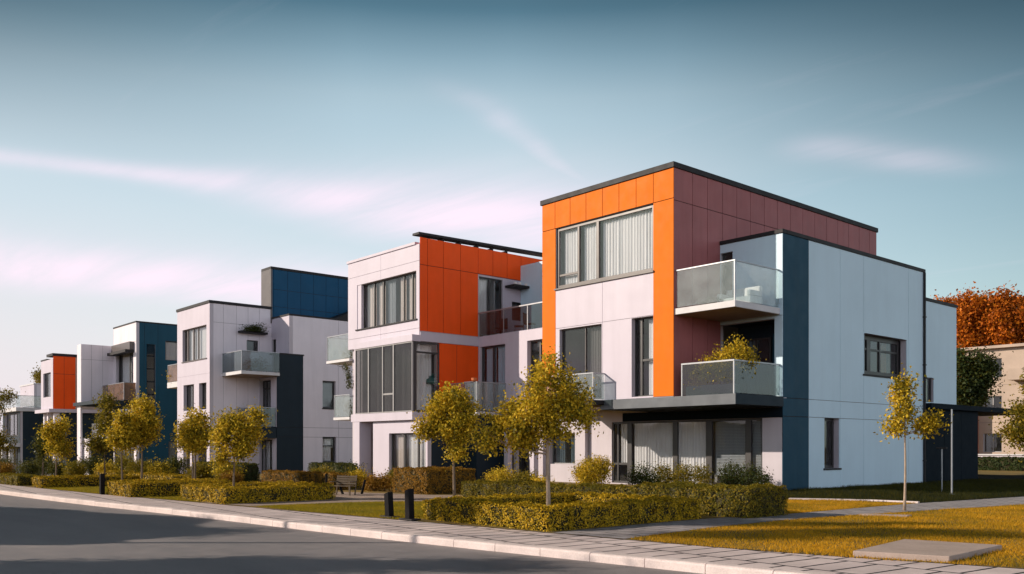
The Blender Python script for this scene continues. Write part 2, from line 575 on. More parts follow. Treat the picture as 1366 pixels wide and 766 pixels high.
def hedge(rects, h, label, dens=1700, leaf=0.05, leafm='leaf_hedge', group=None, h2=None, seed=0, name='hedge', cat='hedge', jit=0.014):
    rng = np.random.default_rng(500 + seed)
    cx = sum(r[0] + r[2] for r in rects) / (2 * len(rects))
    cy = sum(r[1] + r[3] for r in rects) / (2 * len(rects))
    z0 = zg(cx, cy)
    hf = (lambda x, y: h) if h2 is None else h2
    P, Nn = hedge_points(rects, z0, hf, dens, rng, jit)
    v = leaves_arrays(P, leaf, leaf * 0.62, rng, Nn, 1.35)
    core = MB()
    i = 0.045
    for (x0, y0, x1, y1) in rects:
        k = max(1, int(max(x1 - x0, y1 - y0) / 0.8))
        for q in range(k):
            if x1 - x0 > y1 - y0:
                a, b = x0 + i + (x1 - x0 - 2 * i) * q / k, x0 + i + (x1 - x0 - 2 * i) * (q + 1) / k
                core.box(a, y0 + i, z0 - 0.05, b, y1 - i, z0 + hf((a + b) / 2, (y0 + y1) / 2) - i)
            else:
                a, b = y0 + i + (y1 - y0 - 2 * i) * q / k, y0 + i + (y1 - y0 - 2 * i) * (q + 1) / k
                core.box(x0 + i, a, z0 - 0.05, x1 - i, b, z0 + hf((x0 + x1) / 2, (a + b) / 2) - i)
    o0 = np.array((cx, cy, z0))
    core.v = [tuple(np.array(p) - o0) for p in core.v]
    me = quads_mesh(name, v - o0, [leafm, 'core'], core)
    o = link(bpy.data.objects.new(name, me))
    o.location = o0
    return tag(o, label, cat, group)


def shrub(loc, blobs, label, leafm='leaf_olive', n=1500, leaf=0.06, name='shrub', cat='shrub', group=None, seed=0, z=None, stems=True, hollow=2.6, nb=0.5):
    """blobs (dx, dy, up, rx, ry, rz) in metres from loc"""
    rng = np.random.default_rng(900 + seed)
    z = zg(*loc[:2]) if z is None else z
    o0 = np.array((loc[0], loc[1], z))
    pts = blob_points(blobs, n, rng, clus=9, sig=leaf * 1.3, hollow=hollow)
    pts[:, 2] = np.maximum(pts[:, 2], 0.01)
    v = leaves_arrays(pts, leaf, leaf * 0.55, rng, np.array([[0, 0, 1.0]]), nb)
    st = MB()
    if stems:
        for b in blobs:
            for q in range(3):
                e = Vector(b[:3]) + Vector(rng.normal(size=3)) * 0.4 * min(b[3:6])
                e.z = max(e.z, 0.05)
                st.tube([(b[0] * 0.5, b[1] * 0.5, 0.0), (e.x * 0.8, e.y * 0.8, e.z * 0.5), tuple(e)], [0.012, 0.009, 0.004], 5)
    me = quads_mesh(name, v, [leafm, 'bark'], st)
    o = link(bpy.data.objects.new(name, me))
    o.location = o0
    return tag(o, label, cat, group)


# ------------------------------------------------------------------ building pieces
def cells(u0, u1, z0, z1, su, sz, ops):
    us = sorted({u0, u1} | {s for s in su if u0 < s < u1} | {e for o in ops for e in o[:2] if u0 < e < u1})
    zs = sorted({z0, z1} | {s for s in sz if z0 < s < z1} | {e for o in ops for e in o[2:4] if z0 < e < z1})
    for i in range(len(us) - 1):
        for j in range(len(zs) - 1):
            cu, cz = (us[i] + us[i + 1]) / 2, (zs[j] + zs[j + 1]) / 2
            if any(o[0] < cu < o[1] and o[2] < cz < o[3] for o in ops):
                continue
            yield us[i], us[i + 1], zs[j], zs[j + 1]


def wall(mb, ax, pl, th, u0, u1, z0, z1, ops=(), mi=0):
    for a, b, c, d in cells(u0, u1, z0, z1, (), (), ops):
        mb.bx(ax, pl, a, b, 0.0, th, c, d, mi)


def clad(mb, ax, pl, u0, u1, z0, z1, su=(), sz=(), ops=(), t=0.03, gap=0.013, mi=0, mj=1):
    """facade panels standing t proud of the wall, dark joints behind the gaps"""
    for a, b, c, d in cells(u0, u1, z0, z1, su, sz, ops):
        mb.bx(ax, pl, a + (gap if a in su else 0), b - (gap if b in su else 0), -t, 0.0, c + (gap if c in sz else 0), d - (gap if d in sz else 0), mi)
    for s in su:
        for a, b, c, d in cells(s - gap, s + gap, z0, z1, (), (), ops):
            if a == s - gap and b == s + gap:
                mb.bx(ax, pl, a, b, -0.006, -0.0005, c, d, mj)
    for s in sz:
        for a, b, c, d in cells(u0, u1, s - gap, s + gap, (), (), ops):
            mb.bx(ax, pl, a, b, -0.004, -0.0006, c, d, mj)


def facade(parent, name, ax, pl, u0, u1, z0, z1, ops=(), su=(), sz=(), mat='white', joint='joint', th=0.25, wallmat='plaster', gap=0.013, label=None):
    mb = MB()
    wall(mb, ax, pl, th, u0, u1, z0, z1, ops, 2)
    clad(mb, ax, pl, u0, u1, z0, z1, su, sz, ops, mi=0, mj=1, gap=gap)
    o = mb.build(name, [mat, joint, wallmat], parent)
    if label: o['label'] = label
    return o


def drape(mb, ax, pl, u0, u1, d, z0, z1, amp=0.035, wave=0.16, seed=0):
    rng = random.Random(seed)
    n = max(6, int((u1 - u0) / 0.03))
    ph = rng.uniform(0, 6)
    P = []
    for i in range(n + 1):
        u = u0 + (u1 - u0) * i / n
        dd = d + amp * (math.sin(u * 2 * math.pi / wave + ph + 0.8 * math.sin(u * 2.3 + ph)) + 0.4 * math.sin(u * 2 * math.pi / (wave * 0.43) + ph * 2))
        P.append((u, dd))

    def pt(u, dd, z):
        if ax == 'y': return (u, pl + dd, z)
        if ax == 'x': return (pl - dd, u, z)
        return (pl + dd, u, z)
    base = len(mb.v)
    for (u, dd) in P:
        mb.v.append(pt(u, dd, z0)); mb.v.append(pt(u, dd, z1))
    for i in range(n):
        a = base + 2 * i
        mb.f.append((a, a + 2, a + 3, a + 1)); mb.m.append(0)


def window(parent, ax, pl, u0, u1, z0, z1, d=0.12, mulls=(), trans=(), fw=0.06, fmat='frame', curt=(), cmat='curtain', blind=(), sill=None, pane='pane', name='window', label=None, fd=0.08, curt_d=0.22, mw=0.05):
    mb = MB()
    e = 0.002
    a0, a1, b0, b1 = u0 + e, u1 - e, z0 + e, z1 - e
    for (p, q, r_, s_) in ((a0, a0 + fw, b0, b1), (a1 - fw, a1, b0, b1), (a0 + fw, a1 - fw, b0, b0 + fw), (a0 + fw, a1 - fw, b1 - fw, b1)):
        mb.bx(ax, pl, p, q, d, d + fd, r_, s_)
    for mu in mulls:
        w = mw
        if isinstance(mu, tuple): mu, w = mu
        mb.bx(ax, pl, mu - w, mu + w, d - 0.008, d + fd - 0.004, b0 + fw, b1 - fw)
    for t_ in trans:
        ua, ub, z = t_
        mb.bx(ax, pl, ua, ub, d + 0.004, d + fd - 0.009, z - 0.045, z + 0.045)
    w = mb.build(name, fmat, parent, bevel=0.006)
    if label: w['label'] = label
    pm = MB()
    pm.bx(ax, pl, a0 + fw * 0.6, a1 - fw * 0.6, d + fd * 0.45, d + fd * 0.45 + 0.014, b0 + fw * 0.6, b1 - fw * 0.6)
    pm.build('pane', pane, w)
    for i, c in enumerate(curt):
        cm = MB()
        ua, ub = c[:2]
        drape(cm, ax, pl, ua, ub, d + curt_d, z0 + (c[2] if len(c) > 2 else 0.03), z1 - 0.08, seed=int(abs(u0) * 100) + i)
        cm.build('curtain', c[3] if len(c) > 3 else cmat, w, smooth=True)
    for c in blind:
        bm_ = MB()
        z = z1 - 0.1
        zb = c[2] if len(c) > 2 else z0 + 0.05
        while z > zb:
            bm_.bx(ax, pl, c[0], c[1], d + 0.14, d + 0.185, z - 0.055, z - 0.012)
            z -= 0.06
        bm_.build('blind', 'blind', w)
    if sill:
        sm = MB()
        sm.bx(ax, pl, u0 - sill, u1 + sill, -0.09, d, z0 - 0.07, z0 - 0.001)
        sm.build('sill', 'cap' if fmat != 'frame_bronze' else 'frame_bronze', w, bevel=0.006)
    return w


def cap(mb, x0, y0, x1, y1, z, h=0.2, w=0.35, o=0.07):
    """roof edge trim: a band round the roof"""
    x0 -= o; y0 -= o; x1 += o; y1 += o
    mb.box(x0, y0, z, x1, y0 + w, z + h)
    mb.box(x0, y1 - w, z, x1, y1, z + h)
    mb.box(x0, y0 + w, z, x0 + w, y1 - w, z + h)
    mb.box(x1 - w, y0 + w, z, x1, y1 - w, z + h)


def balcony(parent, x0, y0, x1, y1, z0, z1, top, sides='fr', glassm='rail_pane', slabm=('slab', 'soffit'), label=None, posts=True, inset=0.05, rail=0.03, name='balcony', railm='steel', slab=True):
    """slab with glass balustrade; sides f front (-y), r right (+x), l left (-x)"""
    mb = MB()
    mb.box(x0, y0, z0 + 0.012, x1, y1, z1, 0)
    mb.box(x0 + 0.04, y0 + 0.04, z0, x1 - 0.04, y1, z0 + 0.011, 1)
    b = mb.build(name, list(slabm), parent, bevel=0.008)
    if label: b['label'] = label
    rb = MB()
    i = inset
    g = []
    zb = z1 + 0.04
    if 'f' in sides:
        n = max(1, round((x1 - x0) / 2.6))
        for k in range(n):
            a, c = x0 + i + (x1 - x0 - 2 * i) * k / n, x0 + i + (x1 - x0 - 2 * i) * (k + 1) / n
            g.append((a + 0.012, y0 + i, zb, c - 0.012, y0 + i + 0.016, top - 0.02))
            if k: rb.box(a - 0.011, y0 + i - 0.005, z1, a + 0.011, y0 + i + 0.03, top - 0.03)
        rb.box(x0 + i - rail, y0 + i - 0.02, top - 0.02, x1 - i + rail, y0 + i + 0.035, top + 0.03)
    for s_, xx in (('r', x1 - i), ('l', x0 + i)):
        if s_ in sides:
            n = max(1, round((y1 - y0) / 2.9))
            xa = xx - 0.016 if s_ == 'r' else xx
            for k in range(n):
                a, c = y0 + i + (y1 - y0 - i) * k / n, y0 + i + (y1 - y0 - i) * (k + 1) / n
                g.append((xa, a + 0.02, zb, xa + 0.016, c - 0.012, top - 0.02))
                if k: rb.box(xa - 0.005, a - 0.011, z1, xa + 0.02, a + 0.011, top - 0.03)
            rb.box(xa - 0.02, y0 + i + 0.036, top - 0.02, xa + 0.035, y1 - 0.002, top + 0.03)
    if posts:
        for px_ in ((x1 - i,) if 'r' in sides else ()) + ((x0 + i,) if 'l' in sides else ()):
            rb.box(px_ - 0.022, y0 + i - 0.022, z1, px_ + 0.022, y0 + i + 0.022, top - 0.021)
    rb.build('railing', railm, b, bevel=0.004)
    for q in g:
        gm = MB()
        gm.box(*q)
        gm.build('glass_panel', glassm, b)
    return b



# ------------------------------------------------------------------ sky and sun
def madd05(nt, v):
    o = math_(nt, 'MULTIPLY_ADD', v, 0.5)
    o.node.inputs[2].default_value = 0.5
    return o


def build_world():
    w = bpy.data.worlds.new('World')
    SC.world = w
    w.use_nodes = True
    nt = w.node_tree
    nt.nodes.clear()
    out = N(nt, 'ShaderNodeOutputWorld')
    bg = N(nt, 'ShaderNodeBackground')
    sky = N(nt, 'ShaderNodeTexSky', sky_type='NISHITA')
    sky.sun_disc = False
    sky.sun_elevation = R(SUN_EL)
    sky.sun_rotation = math.atan2(TOSUN.x, TOSUN.y) % (2 * math.pi)
    sky.altitude = 300
    sky.air_density = 1.0
    sky.dust_density = 0.6
    sky.ozone_density = 1.5
    tint = mixc(nt, 1.0, sky.outputs[0], SKY_TINT, 'MULTIPLY')
    tc = N(nt, 'ShaderNodeTexCoord')
    sep = N(nt, 'ShaderNodeSeparateXYZ')
    nt.links.new(tc.outputs['Generated'], sep.inputs[0])
    # deep clear air overhead, luminous lower down
    tint = mixc(nt, 1.0, tint, ramp(nt, sep.outputs[2], SKY_RAMP), 'MULTIPLY')
    # dimmer to both sides of the view, a vignette put into the sky
    side = N(nt, 'ShaderNodeVectorMath', operation='DOT_PRODUCT')
    nt.links.new(tc.outputs['Generated'], side.inputs[0])
    side.inputs[1].default_value = tuple(-RIGHT)
    sd = ramp(nt, madd05(nt, side.outputs['Value']), [(0.2, 0.42), (0.35, 0.74), (0.5, 1.0), (0.66, 0.86), (0.8, 0.70)])
    tint = mixc(nt, 1.0, tint, sd, 'MULTIPLY')
    zc = math_(nt, 'MAXIMUM', sep.outputs[2], 0.03)
    # thin high clouds on a flat layer
    px_ = math_(nt, 'DIVIDE', sep.outputs[0], zc)
    py_ = math_(nt, 'DIVIDE', sep.outputs[1], zc)
    cv = N(nt, 'ShaderNodeCombineXYZ')
    nt.links.new(px_, cv.inputs[0]); nt.links.new(py_, cv.inputs[1])

    def rot(vec, ang, sc):
        mp = N(nt, 'ShaderNodeMapping')
        mp.vector_type = 'POINT'
        mp.inputs['Rotation'].default_value = (0, 0, ang)
        mp.inputs['Scale'].default_value = sc
        nt.links.new(vec, mp.inputs[0])
        return mp.outputs[0]

    def nz(vec, scale, detail, ro=0.6):
        n = N(nt, 'ShaderNodeTexNoise')
        n.inputs['Scale'].default_value = scale
        n.inputs['Detail'].default_value = detail
        n.inputs['Roughness'].default_value = ro
        n.inputs['Distortion'].default_value = 0.35
        nt.links.new(vec, n.inputs['Vector'])
        return n.outputs[0]
    ang = -math.atan2(0.971, 0.238)
    wisps = nz(rot(cv.outputs[0], ang, (0.35, 2.2, 1)), 1.3, 7, 0.62)
    broad = nz(rot(cv.outputs[0], ang, (0.25, 0.6, 1)), 0.8, 3)

    def band(nx, ny, off, dx, dy, t0, t1, w0, w1, amt, t_in=None):
        s_ = math_(nt, 'ADD', math_(nt, 'MULTIPLY', px_, nx), math_(nt, 'MULTIPLY', py_, ny))
        s_ = math_(nt, 'ADD', s_, off)
        s_ = math_(nt, 'ADD', s_, math_(nt, 'MULTIPLY', math_(nt, 'SUBTRACT', broad, 0.5), 0.5))
        t = math_(nt, 'ADD', math_(nt, 'MULTIPLY', px_, dx), math_(nt, 'MULTIPLY', py_, dy))
        mr = N(nt, 'ShaderNodeMapRange', interpolation_type='SMOOTHSTEP')
        nt.links.new(t, mr.inputs[0])
        for i_, v_ in enumerate((t0, t1, w0, w1)):
            mr.inputs[1 + i_].default_value = v_
        q = math_(nt, 'DIVIDE', s_, mr.outputs[0])
        q = math_(nt, 'MULTIPLY', q, q)
        g = math_(nt, 'POWER', 2.718, math_(nt, 'MULTIPLY', q, -1.0))
        fo = N(nt, 'ShaderNodeMapRange', interpolation_type='SMOOTHSTEP')
        nt.links.new(t, fo.inputs[0])
        fo.inputs[1].default_value = t1 + 0.7; fo.inputs[2].default_value = t1 + 0.1
        fo.inputs[3].default_value = 0.0; fo.inputs[4].default_value = 1.0
        g = math_(nt, 'MULTIPLY', g, fo.outputs[0])
        if t_in:
            fi = N(nt, 'ShaderNodeMapRange', interpolation_type='SMOOTHSTEP')
            nt.links.new(t, fi.inputs[0])
            fi.inputs[1].default_value = t_in[0]; fi.inputs[2].default_value = t_in[1]
            g = math_(nt, 'MULTIPLY', g, fi.outputs[0])
        mod = ramp(nt, wisps, [(0.25, 0.35), (0.60, 1.0)])
        return math_(nt, 'MULTIPLY', math_(nt, 'MULTIPLY', g, mod), amt)
    c1 = band(0.971, -0.238, 3.56, 0.238, 0.971, 0.1, 1.9, 0.10, 0.60, 0.95)
    c2 = band(0.971, -0.238, 5.75, 0.238, 0.971, 0.0, 3.0, 0.7, 0.9, 0.95)
    thin = ramp(nt, wisps, [(0.60, 0.0), (0.9, 0.12)])
    # pale moist air low over the horizon
    low = N(nt, 'ShaderNodeMapRange', interpolation_type='SMOOTHSTEP')
    nt.links.new(sep.outputs[2], low.inputs[0])
    low.inputs[1].default_value = LOW[0]; low.inputs[2].default_value = 0.0
    low.inputs[3].default_value = 0.0; low.inputs[4].default_value = LOW[1]
    lowm = math_(nt, 'MULTIPLY', low.outputs[0], ramp(nt, madd05(nt, side.outputs['Value']), [(0.0, 0.25), (0.35, 0.45), (0.75, 1.0)]))
    tt = math_(nt, 'ADD', math_(nt, 'MULTIPLY', px_, 0.238), math_(nt, 'MULTIPLY', py_, 0.971))
    c1 = math_(nt, 'MULTIPLY', c1, ramp(nt, math_(nt, 'MULTIPLY', tt, 0.5), [(0.0, 0.45), (0.3, 0.62), (0.75, 1.0)]))
    c3 = band(0.952, 0.306, 1.457, -0.306, 0.952, 2.2, 2.9, 0.06, 0.05, 0.24, t_in=(1.9, 2.4))
    c4 = band(0.952, -0.306, 2.33, 0.306, 0.952, 2.0, 2.35, 0.10, 0.12, 0.30, t_in=(1.9, 2.25))
    cl = math_(nt, 'MAXIMUM', math_(nt, 'MAXIMUM', c1, c2), thin)
    cl = math_(nt, 'MAXIMUM', cl, math_(nt, 'MAXIMUM', c3, c4), clamp=True)
    # thin veil of high cloud, thickest towards the middle of the sky
    veil = ramp(nt, sep.outputs[2], [(0.0, 0.2), (0.12, 0.42), (0.30, 0.50), (0.36, 0.40), (0.40, 0.16), (0.435, 0.0), (0.6, 0.0)])
    veil = math_(nt, 'MULTIPLY', veil, ramp(nt, madd05(nt, side.outputs['Value']), [(0.0, 0.0), (0.25, 0.08), (0.36, 0.55), (0.5, 1.0), (0.72, 0.85), (1.0, 0.6)]))
    veil = math_(nt, 'MULTIPLY', veil, ramp(nt, broad, [(0.3, 0.8), (0.7, 1.1)]))
    tint = mixc(nt, veil, tint, VEIL)
    ab = math_(nt, 'ABSOLUTE', side.outputs['Value'])
    deep = math_(nt, 'MULTIPLY', ramp(nt, ab, [(0.16, 0.0), (0.48, 1.0)]), ramp(nt, sep.outputs[2], [(0.26, 0.0), (0.40, 1.0)]))
    tint = mixc(nt, math_(nt, 'MULTIPLY', deep, 0.62), tint, (0.2, 0.5, 0.75))  # upper corners of the view darkened in the sky colour, like a vignette
    tint = mixc(nt, lowm, tint, LOWC)
    # bright patch added to the unseen sky to lift the shaded walls
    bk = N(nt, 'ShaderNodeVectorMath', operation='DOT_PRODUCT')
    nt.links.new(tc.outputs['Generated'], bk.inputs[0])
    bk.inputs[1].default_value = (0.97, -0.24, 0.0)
    fill_mask = ramp(nt, bk.outputs['Value'], [(0.08, 0.0), (0.5, 1.0)])
    fill_mask = math_(nt, 'MULTIPLY', fill_mask, ramp(nt, sep.outputs[2], [(0.0, 0.4), (0.05, 0.6), (0.13, 1.0), (0.30, 0.95), (0.54, 0.0)]))
    fill_mask = math_(nt, 'MULTIPLY', fill_mask, ramp(nt, nz(tc.outputs['Generated'], 3.0, 6), [(0.32, 0.35), (0.58, 1.0)]))
    col = mixc(nt, cl, tint, CLOUD)
    col = mixc(nt, fill_mask, col, FILL_SKY)
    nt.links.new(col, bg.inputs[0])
    bg.inputs[1].default_value = SKY_STR
    nt.links.new(bg.outputs[0], out.inputs[0])


SKY_TINT = (1.62, 2.10, 1.74)
SKY_RAMP = [(0.0, 1.0), (0.14, 0.98), (0.24, 0.95), (0.34, 0.84), (0.39, 0.66), (0.44, 0.42), (0.55, 0.22), (1.0, 0.10)]
CLOUD = (8.9, 7.4, 8.5)
VEIL = (6.6, 7.0, 7.2)
LOWC = (7.2, 6.4, 6.8)
FILL_SKY = (12.6, 13.2, 15.2)
LOW = (0.40, 1.0)
SKY_STR = 0.10
SUN_STR = 4.5
build_world()

sl = bpy.data.lights.new('sun', 'SUN')
sl.energy = SUN_STR
sl.angle = R(0.6)
sl.color = (1.0, 0.86, 0.72)
so = link(bpy.data.objects.new('sun', sl))
so.rotation_euler = SUN_DIR.to_track_quat('Z', 'Y').to_euler()
so.location = (-30, -40, 40)

# ------------------------------------------------------------------ ground, road, kerb, pavement, lawns
def interp(pts, x):
    if x <= pts[0][0]: return pts[0][1]
    for (a, b), (c, d) in zip(pts, pts[1:]):
        if x <= c:
            t = (x - a) / (c - a)
            return b + (d - b) * t
    return pts[-1][1]


KERB = [(-400, -21.5), (-60, -20.2), (-30, -19.6), (-16.5, -19.15), (-8.4, -18.75), (-2.4, -18.2), (1.1, -17.93), (5.4, -17.7), (8.0, -17.47), (10.9, -17.15), (13.9, -16.82), (20, -16.1), (40, -13.2), (90, -5)]
INNER = [(-400, -19.2), (-60, -18.4), (-30, -17.9), (-18, -17.45), (-11, -17.1), (-5.9, -16.55), (0.9, -16.0), (5.5, -15.5), (9.0, -15.2), (12.6, -14.95), (15.3, -14.45), (17.0, -13.9), (25, -12.4), (40, -9.6), (90, -1.4)]


def smooth(f, x, w=1.6):
    return sum(interp(f, x + k * w / 2) for k in (-2, -1, 0, 1, 2)) / 5


kerb_y = lambda x: smooth(KERB, x)
inner_y = lambda x: smooth(INNER, x)
XS = [-400, -250, -160, -120, -100, -85, -70, -60, -50, -42, -36, -31] + [-28 + 1.0 * i for i in range(63)] + [38, 45, 60, 90]


def sheet(name, lo, hi, z, mat, ny=1, kind='structure', xs=XS, th=None):
    mb = MB()
    for a, b in zip(xs, xs[1:]):
        for j in range(ny):
            p = []
            for x, t in ((a, j / ny), (b, j / ny), (b, (j + 1) / ny), (a, (j + 1) / ny)):
                y = lo(x) + (hi(x) - lo(x)) * t
                p.append((x, y, zg(x) + z))
            mb.quad(p)
    return tag(mb.build(name, mat), kind=kind)


def ground_mat():
    m, nt, out = new_mat('garden_grass')
    b = N(nt, 'ShaderNodeBsdfPrincipled')
    n1 = noise(nt, 0.35, 5, 0.6)
    n2 = noise(nt, 9.0, 5, 0.7)
    c1 = ramp(nt, n1, [(0.3, (0.13, 0.10, 0.016)), (0.7, (0.30, 0.18, 0.025))])
    c2 = mixc(nt, 1.0, c1, ramp(nt, n2, [(0.25, 0.55), (0.75, 1.15)]), 'MULTIPLY')
    nt.links.new(c2, b.inputs['Base Color'])
    b.inputs['Roughness'].default_value = 0.9
    bp = N(nt, 'ShaderNodeBump')
    bp.inputs['Strength'].default_value = 0.7
    bp.inputs['Distance'].default_value = 0.05
    nt.links.new(n2, bp.inputs['Height'])
    nt.links.new(bp.outputs[0], b.inputs['Normal'])
    nt.links.new(b.outputs[0], out.inputs[0])
    return m


def asphalt_mat():
    m, nt, out = new_mat('asphalt')
    b = N(nt, 'ShaderNodeBsdfPrincipled')
    big = noise(nt, 0.28, 5, 0.6, stretch=(0.35, 1.6, 1))
    mid = noise(nt, 2.2, 5, 0.65)
    fine = noise(nt, 95, 3, 0.75)
    c = ramp(nt, big, [(0.3, (0.21, 0.195, 0.20)), (0.7, (0.31, 0.275, 0.272))])
    c = mixc(nt, 1.0, c, ramp(nt, mid, [(0.3, 0.82), (0.7, 1.1)]), 'MULTIPLY')
    c = mixc(nt, 1.0, c, ramp(nt, fine, [(0.25, 0.6), (0.75, 1.25)]), 'MULTIPLY')
    nt.links.new(c, b.inputs['Base Color'])
    nt.links.new(ramp(nt, mid, [(0.3, 0.55), (0.7, 0.78)]), b.inputs['Roughness'])
    b.inputs['Specular IOR Level'].default_value = 0.4
    bp = N(nt, 'ShaderNodeBump')
    bp.inputs['Strength'].default_value = 0.5
    bp.inputs['Distance'].default_value = 0.012
    nt.links.new(fine, bp.inputs['Height'])
    nt.links.new(bp.outputs[0], b.inputs['Normal'])
    nt.links.new(b.outputs[0], out.inputs[0])
    return m


def paver_mat(name, c1, c2, mortar, sx, sy, ang=0.0, off=0.5, ms=0.02):
    m, nt, out = new_mat(name)
    b = N(nt, 'ShaderNodeBsdfPrincipled')
    br = N(nt, 'ShaderNodeTexBrick')
    br.offset = off
    pos = N(nt, 'ShaderNodeNewGeometry').outputs['Position']
    mp = N(nt, 'ShaderNodeMapping')
    mp.inputs['Rotation'].default_value = (0, 0, ang)
    nt.links.new(pos, mp.inputs[0])
    wob = N(nt, 'ShaderNodeTexNoise'); wob.inputs['Scale'].default_value = 3.0
    nt.links.new(pos, wob.inputs['Vector'])
    vm = N(nt, 'ShaderNodeVectorMath', operation='MULTIPLY_ADD')
    nt.links.new(wob.outputs[1], vm.inputs[0])
    vm.inputs[1].default_value = (0.02, 0.02, 0)
    nt.links.new(mp.outputs[0], vm.inputs[2])
    nt.links.new(vm.outputs[0], br.inputs['Vector'])
    br.inputs['Scale'].default_value = 1.0
    br.inputs['Brick Width'].default_value = sx
    br.inputs['Row Height'].default_value = sy
    br.inputs['Mortar Size'].default_value = ms
    br.inputs['Mortar Smooth'].default_value = 0.3
    br.inputs['Bias'].default_value = 0.1
    br.inputs['Color1'].default_value = rgba(c1)
    br.inputs['Color2'].default_value = rgba(c2)
    br.inputs['Mortar'].default_value = rgba(mortar)
    c = mixc(nt, 1.0, br.outputs[0], ramp(nt, noise(nt, 1.3, 5, 0.65), [(0.3, 0.72), (0.7, 1.12)]), 'MULTIPLY')
    fine = noise(nt, 70, 3, 0.7)
    c = mixc(nt, 1.0, c, ramp(nt, fine, [(0.25, 0.78), (0.75, 1.12)]), 'MULTIPLY')
    nt.links.new(c, b.inputs['Base Color'])
    b.inputs['Roughness'].default_value = 0.75
    b.inputs['Specular IOR Level'].default_value = 0.35
    bp = N(nt, 'ShaderNodeBump')
    bp.inputs['Strength'].default_value = 0.8
    bp.inputs['Distance'].default_value = 0.012
    h = math_(nt, 'ADD', math_(nt, 'MULTIPLY', br.outputs[1], -1.0), math_(nt, 'MULTIPLY', fine, 0.25))
    nt.links.new(h, bp.inputs['Height'])
    nt.links.new(bp.outputs[0], b.inputs['Normal'])
    nt.links.new(b.outputs[0], out.inputs[0])
    return m


M['ground'] = ground_mat()
M['asphalt'] = asphalt_mat()
M['paving'] = paver_mat('pavement_slabs', (0.74, 0.62, 0.595), (0.64, 0.535, 0.52), (0.02, 0.018, 0.02), 0.46, 1.15, R(4), 0.5, 0.03)
M['path'] = paver_mat('path_slabs', (0.40, 0.36, 0.36), (0.34, 0.31, 0.315), (0.07, 0.065, 0.06), 0.6, 0.4, 0.0, 0.5, 0.018)
M['gravel'] = surf('fine_gravel', (0.42, 0.32, 0.26), 0.95, 0.2, 1.5, bump=0.6, bscale=60, fine=0.35)
M['kerbstone'] = surf('pale_kerb_stone', (0.78, 0.66, 0.63), 0.75, 0.16, 1.4, bump=0.4, bscale=40, fine=0.18)

# one sheet to the horizon, a hand lower than the street
gb = MB()
gx = [-3000, -900, -400, -135, -120, -105, -90, -75, -60, -48, -40, -34, -30, -27, -25, -20, 0, 25, 60, 200, 900, 3000]
gy = [-3000, -600, -120, -40, -20, 0, 20, 60, 150, 600, 3000]
for a, b in zip(gx, gx[1:]):
    for c, d in zip(gy, gy[1:]):
        lo_ = -0.40 if d <= -20 else -0.03
        gb.quad([(a, c, zg(a) - (0.40 if c <= -20 else 0.03)), (b, c, zg(b) - (0.40 if c <= -20 else 0.03)), (b, d, zg(b) - (0.40 if d <= -20 else 0.03)), (a, d, zg(a) - (0.40 if d <= -20 else 0.03))])
tag(gb.build('ground', 'ground'), kind='structure')

sheet('road', lambda x: kerb_y(x) - 8.6, lambda x: kerb_y(x) + 0.05, -0.125, 'asphalt', 4)
sheet('pavement', lambda x: kerb_y(x) + 0.2, inner_y, 0.0, 'paving', 3)
sheet('opposite_pavement', lambda x: kerb_y(x) - 11.0, lambda x: kerb_y(x) - 8.55, 0.0, 'paving', 1)
tag(sheet('front_lawn', inner_y, lambda x: 60.0, 0.008, 'ground', 1, xs=[x for x in XS if -60 <= x <= 45]), kind='structure')

kb = MB()
x = -120.0
while x < 45:
    L = 1.0 if x > -40 else 4.0
    a, b = x + 0.006, x + L - 0.006
    ya, yb = kerb_y(a), kerb_y(b)
    za, zb_ = zg(a), zg(b)
    j = random.uniform(-0.006, 0.006)
    prof = [(0.0, -0.16), (0.0, -0.02), (0.008, 0.004), (0.035, 0.016), (0.235, 0.016), (0.235, -0.16)]
    n0 = len(kb.v)
    for (xx, yy, zz) in ((a, ya, za), (b, yb, zb_)):
        for (q, h) in prof:
            kb.v.append((xx, yy + q, zz + h + j))
    K = len(prof)
    for i in range(K - 1):
        kb.f.append((n0 + i, n0 + K + i, n0 + K + i + 1, n0 + i + 1)); kb.m.append(0)
    kb.f.append(tuple(n0 + i for i in range(K))); kb.m.append(0)
    kb.f.append(tuple(n0 + K + i for i in range(K - 1, -1, -1))); kb.m.append(0)
    x += L
tag(kb.build('kerb', 'kerbstone', origin=(0, kerb_y(0), 0)), kind='structure')

# garden path beside the nearest house, and the path to the next front door
pb = MB()
pp = [(10.95, -15.06), (10.75, -13.5), (10.55, -11.5), (10.5, -9.5), (10.75, -7.0), (11.2, -4.0), (11.8, 0.0), (12.6, 6.0), (14, 14), (17, 30)]
pq = [(9.25, -15.20), (9.2, -13.5), (9.15, -11.5), (9.2, -9.5), (9.6, -7.2), (9.65, -4.0), (9.75, -0.8), (10.5, 6.0), (11.5, 14), (14, 30)]
for (a, b), (c, d) in zip(zip(pp, pp[1:]), zip(pq, pq[1:])):
    pb.quad([(a[0], a[1], 0.016), (b[0], b[1], 0.016), (d[0], d[1], 0.016), (c[0], c[1], 0.016)])
tag(pb.build('garden_path', 'path'), kind='structure')
pb = MB()
pb.quad([(-4.6, -16.38, 0.016), (-1.9, -16.12, 0.016), (-1.5, -13.2, 0.016), (-4.6, -13.0, 0.016)])
pb.quad([(-9.0, -13.0, 0.016), (-1.5, -13.2, 0.016), (0.3, -9.0, 0.016), (-9.0, -10.6, 0.016)])
pb.quad([(-9.0, -10.6, 0.016), (0.3, -9.0, 0.016), (-1.2, -7.4, 0.016), (-3.2, -8.85, 0.016)])
tag(pb.build('gravel_path', 'gravel'), kind='structure')


